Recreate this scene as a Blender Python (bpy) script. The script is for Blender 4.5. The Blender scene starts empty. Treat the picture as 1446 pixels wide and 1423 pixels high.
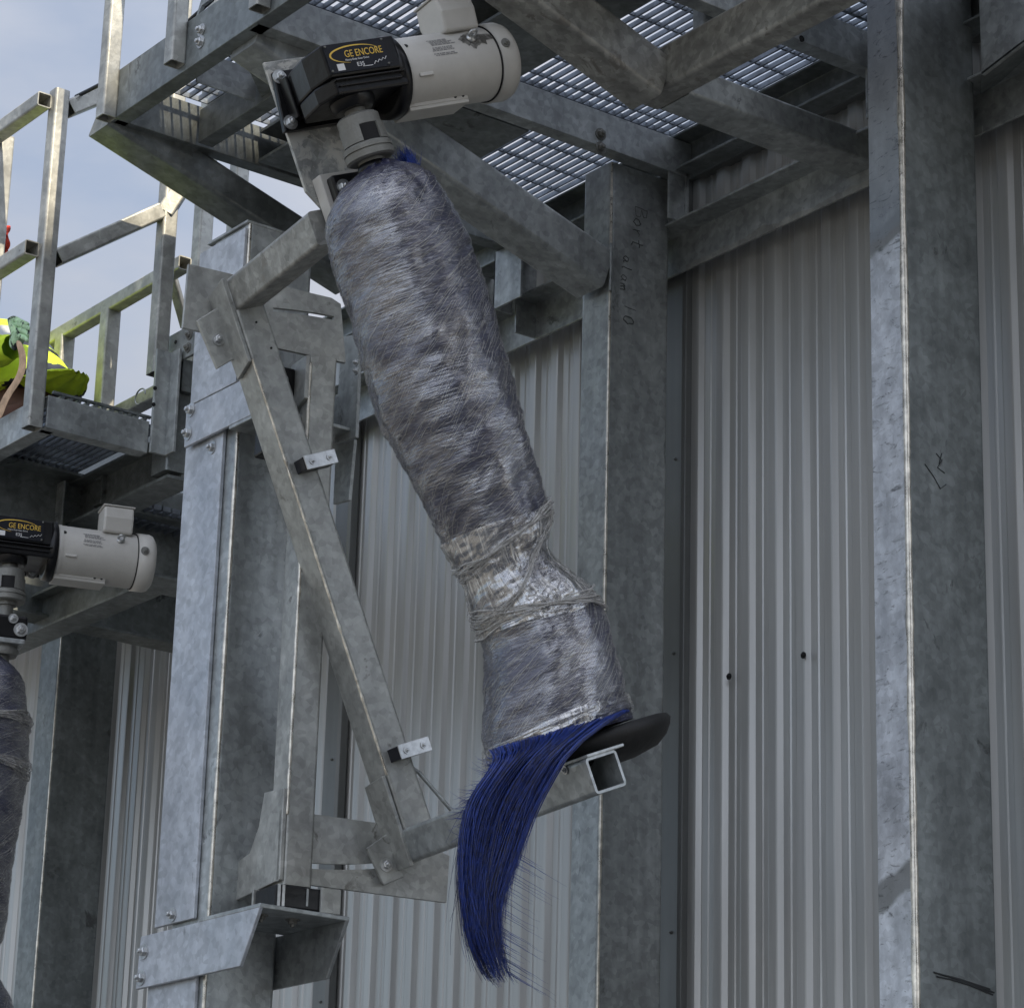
import bpy, bmesh, math, random
from mathutils import Vector as V, noise, Matrix
random.seed(7)
C = bpy.context.scene
col = C.collection
# ------------------------------------------------------------------ camera
PITCH, ROLL, YAW, FOC = 0.32291579, 0.02817969, 0.63634988, 4148.9
cy_, sy_ = math.cos(YAW), math.sin(YAW)
fw = V((-cy_, sy_, 0)); rt = V((sy_, cy_, 0)); up = V((0, 0, 1))
CF = fw*math.cos(PITCH) + up*math.sin(PITCH)
U0 = -fw*math.sin(PITCH) + up*math.cos(PITCH)
CR = rt*math.cos(ROLL) + U0*math.sin(ROLL)
CU = -rt*math.sin(ROLL) + U0*math.cos(ROLL)
EYE = V((0, 0, 1.6))
cd = bpy.data.cameras.new('camera'); cam = bpy.data.objects.new('camera', cd); col.objects.link(cam)
m = Matrix((CR, CU, -CF)).transposed().to_4x4(); m.translation = EYE
cam.matrix_world = m
cd.sensor_width = 36; cd.lens = 36*FOC/1446; cd.clip_end = 800; cd.clip_start = .05
C.camera = cam
# ------------------------------------------------------------------ world, sun, exposure
SUN_EL, SUN_AZ = math.radians(45), math.radians(-8)      # azimuth measured from +X
w = bpy.data.worlds.new('World'); C.world = w; w.use_nodes = True
nt = w.node_tree; nt.nodes.clear()
def N(nt, t, **k):
    n = nt.nodes.new(t)
    for a, b in k.items():
        if a in n.inputs: n.inputs[a].default_value = b
        else: setattr(n, a, b)
    return n
out = N(nt, 'ShaderNodeOutputWorld'); bg = N(nt, 'ShaderNodeBackground'); bg.inputs[1].default_value = .1
sky = N(nt, 'ShaderNodeTexSky'); sky.sky_type = 'NISHITA'; sky.sun_disc = False
sky.sun_elevation = SUN_EL; sky.sun_rotation = math.pi/2 - SUN_AZ
tc = N(nt, 'ShaderNodeTexCoord'); mp = N(nt, 'ShaderNodeMapping'); mp.inputs['Scale'].default_value = (1, 1, 2.6)
nz = N(nt, 'ShaderNodeTexNoise'); nz.inputs['Scale'].default_value = 3.2; nz.inputs['Detail'].default_value = 7; nz.inputs['Roughness'].default_value = .52
cr = N(nt, 'ShaderNodeValToRGB'); cr.color_ramp.elements[0].position = .36; cr.color_ramp.elements[1].position = .64
cr.color_ramp.elements[0].color = (.08, .08, .08, 1); cr.color_ramp.elements[1].color = (.95, .95, .95, 1)
mix = N(nt, 'ShaderNodeMixRGB'); mix.inputs[2].default_value = (3.05, 3.3, 4.05, 1)
L = nt.links.new
L(tc.outputs['Generated'], mp.inputs[0]); L(mp.outputs[0], nz.inputs[0]); L(nz.outputs[0], cr.inputs[0])
# clouds glow towards the sun (forward scattering), evenly round the whole sky
dv = N(nt, 'ShaderNodeVectorMath'); dv.operation = 'DOT_PRODUCT'; dv.inputs[1].default_value = (math.cos(SUN_EL)*math.cos(SUN_AZ), math.cos(SUN_EL)*math.sin(SUN_AZ), math.sin(SUN_EL))
mr = N(nt, 'ShaderNodeMapRange'); mr.inputs[1].default_value = -1; mr.inputs[2].default_value = 1; mr.inputs[3].default_value = 0; mr.inputs[4].default_value = 1
pw = N(nt, 'ShaderNodeMath'); pw.operation = 'POWER'; pw.inputs[1].default_value = 1.4
ma_ = N(nt, 'ShaderNodeMath'); ma_.operation = 'MULTIPLY_ADD'; ma_.inputs[1].default_value = 4.2; ma_.inputs[2].default_value = .30
cs = N(nt, 'ShaderNodeVectorMath'); cs.operation = 'SCALE'; cs.inputs[0].default_value = (3.1, 3.25, 3.65)
L(tc.outputs['Generated'], dv.inputs[0]); L(dv.outputs['Value'], mr.inputs[0]); L(mr.outputs[0], pw.inputs[0]); L(pw.outputs[0], ma_.inputs[0]); L(ma_.outputs[0], cs.inputs['Scale']); L(cs.outputs[0], mix.inputs[2])
L(cr.outputs[0], mix.inputs[0]); L(sky.outputs[0], mix.inputs[1]); L(mix.outputs[0], bg.inputs[0]); L(bg.outputs[0], out.inputs[0])
sd = bpy.data.lights.new('sun', 'SUN'); sd.energy = 5.0; sd.angle = math.radians(.5); sd.color = (1, .86, .64)
sun = bpy.data.objects.new('sun', sd); col.objects.link(sun)
SD = V((math.cos(SUN_EL)*math.cos(SUN_AZ), math.cos(SUN_EL)*math.sin(SUN_AZ), math.sin(SUN_EL)))
sun.rotation_euler = SD.to_track_quat('Z', 'Y').to_euler()
C.view_settings.view_transform = 'Standard'; C.view_settings.look = 'None'; C.view_settings.gamma = 1
C.view_settings.use_curve_mapping = False; C.view_settings.exposure = 0.66
C.render.engine = 'CYCLES'; C.cycles.max_bounces = 8; C.cycles.transparent_max_bounces = 16

# ------------------------------------------------------------------ materials
def mat(name, color, rough=.5, metal=0., var=0., vscale=6., stretch=(1, 1, 1), spangle=0., bump=0., bscale=120.,
        rvar=0., dark=None, dthr=.62, dscale=3., spec=.5, coat=0., streak=0., light=None, lthr=.6, lscale=5.):
    m = bpy.data.materials.new(name); m.use_nodes = True; nt = m.node_tree; L = nt.links.new
    b = nt.nodes['Principled BSDF']
    b.inputs['Roughness'].default_value = rough; b.inputs['Metallic'].default_value = metal
    b.inputs['Specular IOR Level'].default_value = spec; b.inputs['Coat Weight'].default_value = coat
    geo = N(nt, 'ShaderNodeNewGeometry'); mp = N(nt, 'ShaderNodeMapping'); mp.inputs['Scale'].default_value = stretch
    L(geo.outputs['Position'], mp.inputs[0])
    c = N(nt, 'ShaderNodeRGB'); c.outputs[0].default_value = (*color, 1); cur = c.outputs[0]
    def mult(cur, src, lo, hi, p0=.35, p1=.65):
        r = N(nt, 'ShaderNodeMapRange'); r.inputs[1].default_value = p0; r.inputs[2].default_value = p1
        r.inputs[3].default_value = lo; r.inputs[4].default_value = hi; L(src, r.inputs[0])
        x = N(nt, 'ShaderNodeVectorMath'); x.operation = 'SCALE'; L(cur, x.inputs[0]); L(r.outputs[0], x.inputs['Scale'])
        return x.outputs[0]
    n1 = N(nt, 'ShaderNodeTexNoise'); n1.inputs['Scale'].default_value = vscale; n1.inputs['Detail'].default_value = 8; n1.inputs['Roughness'].default_value = .62
    L(mp.outputs[0], n1.inputs[0])
    if var: cur = mult(cur, n1.outputs[0], 1-var, 1+var)
    if spangle:
        vo = N(nt, 'ShaderNodeTexVoronoi'); vo.inputs['Scale'].default_value = 60; vo.inputs['Randomness'].default_value = 1
        n5 = N(nt, 'ShaderNodeTexNoise'); n5.inputs['Scale'].default_value = 24; n5.inputs['Detail'].default_value = 6; n5.inputs['Distortion'].default_value = .25
        L(geo.outputs['Position'], n5.inputs[0]); L(geo.outputs['Position'], vo.inputs[0])
        sp = N(nt, 'ShaderNodeSeparateColor'); L(vo.outputs['Color'], sp.inputs[0])
        cur = mult(cur, sp.outputs[0], 1-spangle*.9, 1+spangle*.9, 0, 1)
        cur = mult(cur, n5.outputs[0], 1-spangle*.8, 1+spangle*.8, .36, .64)
    if streak:
        ms = N(nt, 'ShaderNodeMapping'); ms.inputs['Scale'].default_value = (26, 26, 1.1); L(geo.outputs['Position'], ms.inputs[0])
        n3 = N(nt, 'ShaderNodeTexNoise'); n3.inputs['Scale'].default_value = 1; n3.inputs['Detail'].default_value = 5; L(ms.outputs[0], n3.inputs[0])
        cur = mult(cur, n3.outputs[0], 1-streak, 1+streak)
    def blot(cur, color, thr, sc, w=.05):
        n4 = N(nt, 'ShaderNodeTexNoise'); n4.inputs['Scale'].default_value = sc; n4.inputs['Detail'].default_value = 9; n4.inputs['Roughness'].default_value = .68; n4.inputs['Distortion'].default_value = .8
        L(mp.outputs[0], n4.inputs[0])
        r = N(nt, 'ShaderNodeMapRange'); r.inputs[1].default_value = thr; r.inputs[2].default_value = thr+w; L(n4.outputs[0], r.inputs[0])
        x = N(nt, 'ShaderNodeMixRGB'); x.inputs[2].default_value = (*color, 1); L(r.outputs[0], x.inputs[0]); L(cur, x.inputs[1])
        return x.outputs[0]
    if dark: cur = blot(cur, dark, dthr, dscale)
    if light: cur = blot(cur, light, lthr, lscale)
    L(cur, b.inputs['Base Color'])
    if rvar:
        r = N(nt, 'ShaderNodeMapRange'); r.inputs[1].default_value = .3; r.inputs[2].default_value = .7
        r.inputs[3].default_value = max(.05, rough-rvar); r.inputs[4].default_value = min(1, rough+rvar); L(n1.outputs[0], r.inputs[0]); L(r.outputs[0], b.inputs['Roughness'])
    if bump:
        n2 = N(nt, 'ShaderNodeTexNoise'); n2.inputs['Scale'].default_value = bscale; n2.inputs['Detail'].default_value = 4; L(mp.outputs[0], n2.inputs[0])
        bp = N(nt, 'ShaderNodeBump'); bp.inputs['Strength'].default_value = bump; bp.inputs['Distance'].default_value = .004
        L(n2.outputs[0], bp.inputs['Height']); L(bp.outputs[0], b.inputs['Normal'])
    return m
GALV = mat('galvanised_steel', (.35, .37, .37), .44, .55, .16, 5, (1, 1, .6), .16, .2, 60, .1, dark=(.17, .18, .18), dthr=.64, dscale=7, streak=.10)
GDARK = mat('dull_shaded_galvanised_steel', (.19, .208, .208), .46, .5, .22, 6, (1, 1, .7), .15, .3, 50, .1, dark=(.09, .095, .095), dthr=.62, dscale=8, streak=.10)  # dull steel, base colour lowered to deepen shade under the walkways
GLITE = mat('sky_lit_galvanised_steel', (.44, .465, .50), .46, .4, .14, 8, (1, 1, .5), .13, .3, 70, .12, dark=(.24, .26, .27), dthr=.66, dscale=12)  # paler copy for faces turned to the sky, light put into the colour
GWARM = mat('dull_warm_galvanised_steel', (.35, .355, .335), .48, .45, .2, 7, (1, 1, 1), .14, .3, 50, .1, dark=(.17, .165, .15), dthr=.63, dscale=9, light=(.42, .41, .38), lthr=.64, lscale=16)
RUST = mat('brownish_galvanised_steel', (.31, .31, .29), .5, .4, .22, 8, (1, 1, 1), .2, .35, 50, .1, dark=(.22, .21, .19), dthr=.58, dscale=11)
BLOTCH = mat('blotchy_galvanised_plate', (.33, .335, .32), .5, .4, .2, 6, (1, 1, 1), .2, .2, 50, .1, light=(.50, .49, .45), lthr=.50, lscale=15)
BEAD = mat('edge_highlight_zinc', (.62, .58, .50), .32, .75, .35, 26, (1, 1, 1), .1, .25, 60, .1)  # cream zinc stands in for sky highlights along tube corners
ZINC = mat('zinc_bolt', (.5, .51, .51), .34, .8, .15, 60)
GRATE = mat('grating_steel', (.20, .225, .26), .45, .45, .25, 14, (1, 1, 1), .12)
CLAD = mat('grey_cladding', (.45, .447, .43), .34, .45, .05, 3, (1, 1, .3), 0, .1, 9, .05, streak=.09)
TRIM = mat('dark_trim_flashing', (.17, .175, .17), .42, .4, .08, 4, streak=.06)
MOTOR = mat('motor_paint', (.50, .485, .45), .42, 0, .07, 9, (1, 1, 1), 0, .12, 90, .05, dark=(.36, .34, .31), dthr=.68, dscale=9)
BLACK = mat('gloss_black_enamel', (.006, .006, .007), .33, 0, .3, 8, bump=.25, bscale=40, spec=.35, rvar=.08)
RUBBER = mat('black_rubber', (.005, .005, .005), .6, 0, .2, 30, bump=.3, bscale=60)
COUP = mat('grey_coupling_iron', (.19, .19, .175), .5, .3, .12, 20, bump=.3, bscale=200)
HOLE = mat('bolt_hole_dark', (.01, .01, .011), .9)
MARKER = mat('black_marker', (.025, .028, .03), .8)
FADED = mat('faded_marker', (.075, .08, .082), .7)
DECAL = mat('label_black', (.010, .011, .016), .35, spec=.3)
GOLD = mat('label_gold', (.72, .48, .08), .4)
WHITE = mat('label_white', (.7, .7, .7), .5)
PRINT = mat('nameplate_print', (.20, .20, .20), .6)
STAIN = mat('grease_stain', (.16, .15, .13), .6, var=.4, vscale=30)
CONC = mat('concrete_ground', (.13, .13, .125), .85, 0, .15, 1.5, bump=.4, bscale=30, dark=(.09, .09, .085), dthr=.6, dscale=.8)
HIVIS = mat('hi_vis_fabric', (.55, .74, .03), .8, 0, .12, 18, bump=.5, bscale=60)
REFL = mat('reflective_tape', (.33, .35, .37), .5, 0, .1, 20)
TROU = mat('dark_trousers', (.10, .045, .03), .85, 0, .2, 15)
GLOVE = mat('glove_pale_green', (.40, .60, .36), .7, 0, .25, 50, dark=(.02, .03, .03), dthr=.51, dscale=34)
SKIN = mat('skin', (.45, .27, .19), .6)
REDM = mat('red_cloth', (.5, .035, .02), .7, 0, .2, 20, bump=.5, bscale=50)
STRAP = mat('tan_webbing', (.50, .34, .22), .8, 0, .25, 40, bump=.4, bscale=200)
CABLE = mat('black_cable', (.01, .01, .012), .5)
NAVY = mat('navy_bristle', (.0012, .006, .055), .32, 0, .3, 60, spec=.7)
BLUE = mat('blue_bristle', (.002, .026, .20), .36, 0, .45, 60, spec=.7)
SBLOCK = mat('shade_block_cladding', (.30, .29, .27), .6, 0, .1, .5, streak=.05)  # surface of the added shade block

# RC light face with dark smudged bands at two heights (wear with a shape of its own)
RCF = mat('scuffed_zinc_face', (.54, .565, .60), .42, .35, .25, 16, (1, 1, .45), .12, .35, 60, .1)
nt = RCF.node_tree; L = nt.links.new; b = nt.nodes['Principled BSDF']
geo = N(nt, 'ShaderNodeNewGeometry'); sx = N(nt, 'ShaderNodeSeparateXYZ'); L(geo.outputs['Position'], sx.inputs[0])
def math_(op, a, bb, c=None):
    n = N(nt, 'ShaderNodeMath'); n.operation = op
    for i, q in enumerate((a, bb, c)):
        if q is None: continue
        if isinstance(q, (int, float)): n.inputs[i].default_value = q
        else: L(q, n.inputs[i])
    return n.outputs[0]
nn = N(nt, 'ShaderNodeTexNoise'); nn.inputs['Scale'].default_value = 14; nn.inputs['Detail'].default_value = 5; L(geo.outputs['Position'], nn.inputs[0])
zz = math_('ADD', sx.outputs[2], math_('MULTIPLY', math_('SUBTRACT', nn.outputs[0], .5), .06))
zz = math_('ADD', zz, math_('MULTIPLY', sx.outputs[0], -.35))      # slanted bands
cur = b.inputs['Base Color'].links[0].from_socket
for zc, hw in ((4.612+1.71, .036), (2.957+1.71, .036)):
    d = math_('ABSOLUTE', math_('SUBTRACT', zz, zc), None)
    rr_ = N(nt, 'ShaderNodeMapRange'); rr_.interpolation_type = 'SMOOTHSTEP'; rr_.inputs[1].default_value = hw+.008; rr_.inputs[2].default_value = hw-.010; L(d, rr_.inputs[0]); msk = rr_.outputs[0]
    mx = N(nt, 'ShaderNodeMixRGB'); mx.inputs[2].default_value = (.19, .195, .19, 1); L(math_('MULTIPLY', msk, .8), mx.inputs[0]); L(cur, mx.inputs[1]); cur = mx.outputs[0]
rr_ = N(nt, 'ShaderNodeMapRange'); rr_.interpolation_type = 'SMOOTHSTEP'; rr_.inputs[1].default_value = 4.612+1.70; rr_.inputs[2].default_value = 4.612+1.725; L(zz, rr_.inputs[0]); up_ = rr_.outputs[0]
mx = N(nt, 'ShaderNodeMixRGB'); mx.inputs[2].default_value = (.27, .30, .33, 1); L(math_('MULTIPLY', up_, .75), mx.inputs[0]); L(cur, mx.inputs[1]); cur = mx.outputs[0]
n6 = N(nt, 'ShaderNodeTexNoise'); n6.inputs['Scale'].default_value = 1; n6.inputs['Detail'].default_value = 8; n6.inputs['Roughness'].default_value = .7; n6.inputs['Distortion'].default_value = 2.2
mp6 = N(nt, 'ShaderNodeMapping'); mp6.inputs['Scale'].default_value = (12, 12, 34); mp6.inputs['Rotation'].default_value = (0, .3, 0); L(geo.outputs['Position'], mp6.inputs[0]); L(mp6.outputs[0], n6.inputs[0])
r6 = N(nt, 'ShaderNodeMapRange'); r6.inputs[1].default_value = .33; r6.inputs[2].default_value = .44; r6.inputs[3].default_value = .35; r6.inputs[4].default_value = 1; L(n6.outputs[0], r6.inputs[0])
s6 = N(nt, 'ShaderNodeVectorMath'); s6.operation = 'SCALE'; L(cur, s6.inputs[0]); L(r6.outputs[0], s6.inputs['Scale']); L(s6.outputs[0], b.inputs['Base Color'])

# wrapped bristles under stretch film: opaque bundle
def bundle_mat():
    m = bpy.data.materials.new('wrapped_bristles'); m.use_nodes = True; nt = m.node_tree; L = nt.links.new
    b = nt.nodes['Principled BSDF']; b.inputs['Roughness'].default_value = .36
    b.inputs['Coat Weight'].default_value = .3; b.inputs['Coat Roughness'].default_value = .2
    uv = N(nt, 'ShaderNodeUVMap'); 
    def nz(sx_, sy_, det, dist=0., rot=0.):
        mp = N(nt, 'ShaderNodeMapping'); mp.inputs['Scale'].default_value = (sx_, sy_, 1); mp.inputs['Rotation'].default_value = (0, 0, rot); L(uv.outputs[0], mp.inputs[0])
        n = N(nt, 'ShaderNodeTexNoise'); n.inputs['Scale'].default_value = 1; n.inputs['Detail'].default_value = det; n.inputs['Distortion'].default_value = dist; n.inputs['Roughness'].default_value = .6
        L(mp.outputs[0], n.inputs[0]); return n.outputs[0]
    big = nz(5, 6, 4, .6); mid = nz(10, 95, 6, .8, .10); fine = nz(26, 330, 5, .6, .14); fine2 = nz(20, 260, 5, .5, -.16)
    r1 = N(nt, 'ShaderNodeValToRGB'); r1.color_ramp.elements[0].position = .38; r1.color_ramp.elements[1].position = .62
    r1.color_ramp.elements[0].color = (.005, .008, .045, 1); r1.color_ramp.elements[1].color = (.020, .021, .058, 1); L(big, r1.inputs[0])
    r2 = N(nt, 'ShaderNodeMapRange'); r2.inputs[1].default_value = .53; r2.inputs[2].default_value = .68; r2.inputs[3].default_value = 0; r2.inputs[4].default_value = .4; L(mid, r2.inputs[0])
    m1 = N(nt, 'ShaderNodeMixRGB'); m1.inputs[2].default_value = (.06, .06, .095, 1); L(r2.outputs[0], m1.inputs[0]); L(r1.outputs[0], m1.inputs[1])
    r3 = N(nt, 'ShaderNodeMapRange'); r3.inputs[1].default_value = .60; r3.inputs[2].default_value = .64; r3.inputs[3].default_value = 0; r3.inputs[4].default_value = .45
    mxn = N(nt, 'ShaderNodeMath'); mxn.operation = 'MAXIMUM'; L(fine, mxn.inputs[0]); L(fine2, mxn.inputs[1]); L(mxn.outputs[0], r3.inputs[0])
    m2 = N(nt, 'ShaderNodeMixRGB'); m2.inputs[2].default_value = (.42, .41, .40, 1); L(r3.outputs[0], m2.inputs[0]); L(m1.outputs[0], m2.inputs[1])
    L(m2.outputs[0], b.inputs['Base Color'])
    ad = N(nt, 'ShaderNodeMath'); ad.operation = 'MULTIPLY_ADD'; ad.inputs[1].default_value = .5; L(mxn.outputs[0], ad.inputs[0]); L(mid, ad.inputs[2])
    bp = N(nt, 'ShaderNodeBump'); bp.inputs['Strength'].default_value = .9; bp.inputs['Distance'].default_value = .006; L(ad.outputs[0], bp.inputs['Height'])
    L(bp.outputs[0], b.inputs['Normal']); L(bp.outputs[0], b.inputs['Coat Normal'])
    return m
BUNDLE = bundle_mat()
def film_mat(name, alpha, colr, rough=.25):
    m = bpy.data.materials.new(name); m.use_nodes = True; nt = m.node_tree; L = nt.links.new
    b = nt.nodes['Principled BSDF']; b.inputs['Base Color'].default_value = (*colr, 1); b.inputs['Roughness'].default_value = rough
    b.inputs['Specular IOR Level'].default_value = .8
    tr = N(nt, 'ShaderNodeBsdfTransparent'); mx = N(nt, 'ShaderNodeMixShader'); 
    geo = N(nt, 'ShaderNodeNewGeometry'); n = N(nt, 'ShaderNodeTexNoise'); n.inputs['Scale'].default_value = 25; n.inputs['Detail'].default_value = 7; n.inputs['Distortion'].default_value = 1.2; L(geo.outputs['Position'], n.inputs[0])
    r = N(nt, 'ShaderNodeMapRange'); r.inputs[1].default_value = .35; r.inputs[2].default_value = .7; r.inputs[3].default_value = alpha*.45; r.inputs[4].default_value = min(1, alpha*1.7); L(n.outputs[0], r.inputs[0])
    L(r.outputs[0], mx.inputs[0]); L(tr.outputs[0], mx.inputs[1]); L(b.outputs[0], mx.inputs[2]); L(mx.outputs[0], nt.nodes['Material Output'].inputs[0])
    return m
def gloss_film(name, white, refl, rough, axial=False):
    m = bpy.data.materials.new(name); m.use_nodes = True; nt = m.node_tree; L = nt.links.new
    nt.nodes.remove(nt.nodes['Principled BSDF']); o = nt.nodes['Material Output']
    tr = N(nt, 'ShaderNodeBsdfTransparent'); df = N(nt, 'ShaderNodeBsdfDiffuse'); df.inputs[0].default_value = (.5, .49, .47, 1)
    gl = N(nt, 'ShaderNodeBsdfGlossy'); gl.inputs['Roughness'].default_value = rough; gl.inputs[0].default_value = (1, 1, 1, 1)
    uv = N(nt, 'ShaderNodeUVMap'); mp = N(nt, 'ShaderNodeMapping'); mp.inputs['Scale'].default_value = (55, 8, 1) if axial else (16, 170, 1); mp.inputs['Rotation'].default_value = (0, 0, .13); L(uv.outputs[0], mp.inputs[0])
    n = N(nt, 'ShaderNodeTexNoise'); n.inputs['Scale'].default_value = 1; n.inputs['Detail'].default_value = 6; n.inputs['Distortion'].default_value = .7; L(mp.outputs[0], n.inputs[0])
    mp2 = N(nt, 'ShaderNodeMapping'); mp2.inputs['Scale'].default_value = (5, 11, 1); L(uv.outputs[0], mp2.inputs[0])
    n2 = N(nt, 'ShaderNodeTexNoise'); n2.inputs['Scale'].default_value = 1; n2.inputs['Detail'].default_value = 3; L(mp2.outputs[0], n2.inputs[0])
    r = N(nt, 'ShaderNodeMapRange'); r.inputs[1].default_value = .50; r.inputs[2].default_value = .66; r.inputs[3].default_value = white*.25; r.inputs[4].default_value = min(1, white*2.6); L(n.outputs[0], r.inputs[0])
    r2 = N(nt, 'ShaderNodeMapRange'); r2.inputs[1].default_value = .38; r2.inputs[2].default_value = .62; r2.inputs[3].default_value = .25; r2.inputs[4].default_value = 1.5; L(n2.outputs[0], r2.inputs[0])
    mu = N(nt, 'ShaderNodeMath'); mu.operation = 'MULTIPLY'; mu.use_clamp = True; L(r.outputs[0], mu.inputs[0]); L(r2.outputs[0], mu.inputs[1])
    m1 = N(nt, 'ShaderNodeMixShader'); L(mu.outputs[0], m1.inputs[0]); L(tr.outputs[0], m1.inputs[1]); L(df.outputs[0], m1.inputs[2])
    lw_ = N(nt, 'ShaderNodeLayerWeight'); lw_.inputs['Blend'].default_value = .5
    p5 = N(nt, 'ShaderNodeMath'); p5.operation = 'POWER'; p5.inputs[1].default_value = 4; L(lw_.outputs['Facing'], p5.inputs[0])
    r9 = N(nt, 'ShaderNodeMapRange'); r9.inputs[1].default_value = .40; r9.inputs[2].default_value = .62; r9.inputs[3].default_value = refl*.35; r9.inputs[4].default_value = refl*1.3
    mp7 = N(nt, 'ShaderNodeMapping'); mp7.inputs['Scale'].default_value = (30, 300, 1); mp7.inputs['Rotation'].default_value = (0, 0, .16); L(uv.outputs[0], mp7.inputs[0])
    n7 = N(nt, 'ShaderNodeTexNoise'); n7.inputs['Scale'].default_value = 1; n7.inputs['Detail'].default_value = 4; n7.inputs['Distortion'].default_value = .5; L(mp7.outputs[0], n7.inputs[0])
    m7 = N(nt, 'ShaderNodeMath'); m7.operation = 'MULTIPLY_ADD'; m7.inputs[1].default_value = .28; L(n7.outputs[0], m7.inputs[0])
    m8 = N(nt, 'ShaderNodeMath'); m8.operation = 'MULTIPLY'; m8.inputs[1].default_value = .72; L(n2.outputs[0], m8.inputs[0]); L(m8.outputs[0], m7.inputs[2]); L(m7.outputs[0], r9.inputs[0])
    fr = N(nt, 'ShaderNodeMath'); fr.operation = 'MULTIPLY_ADD'; fr.inputs[1].default_value = .22; L(r9.outputs[0], fr.inputs[2]); L(p5.outputs[0], fr.inputs[0])
    bp = N(nt, 'ShaderNodeBump'); bp.inputs['Strength'].default_value = .7; bp.inputs['Distance'].default_value = .0045; L(n.outputs[0], bp.inputs['Height'])
    L(bp.outputs[0], gl.inputs['Normal']); L(bp.outputs[0], lw_.inputs['Normal'])
    m2 = N(nt, 'ShaderNodeMixShader'); L(fr.outputs[0], m2.inputs[0]); L(m1.outputs[0], m2.inputs[1]); L(gl.outputs[0], m2.inputs[2]); L(m2.outputs[0], o.inputs[0])
    return m
FILM = gloss_film('stretch_film', .015, .19, .065)
SHEET = gloss_film('bunched_film', .40, .26, .11, True)
WRINK = film_mat('film_wrinkle', .60, (.50, .49, .47), .3)

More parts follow.
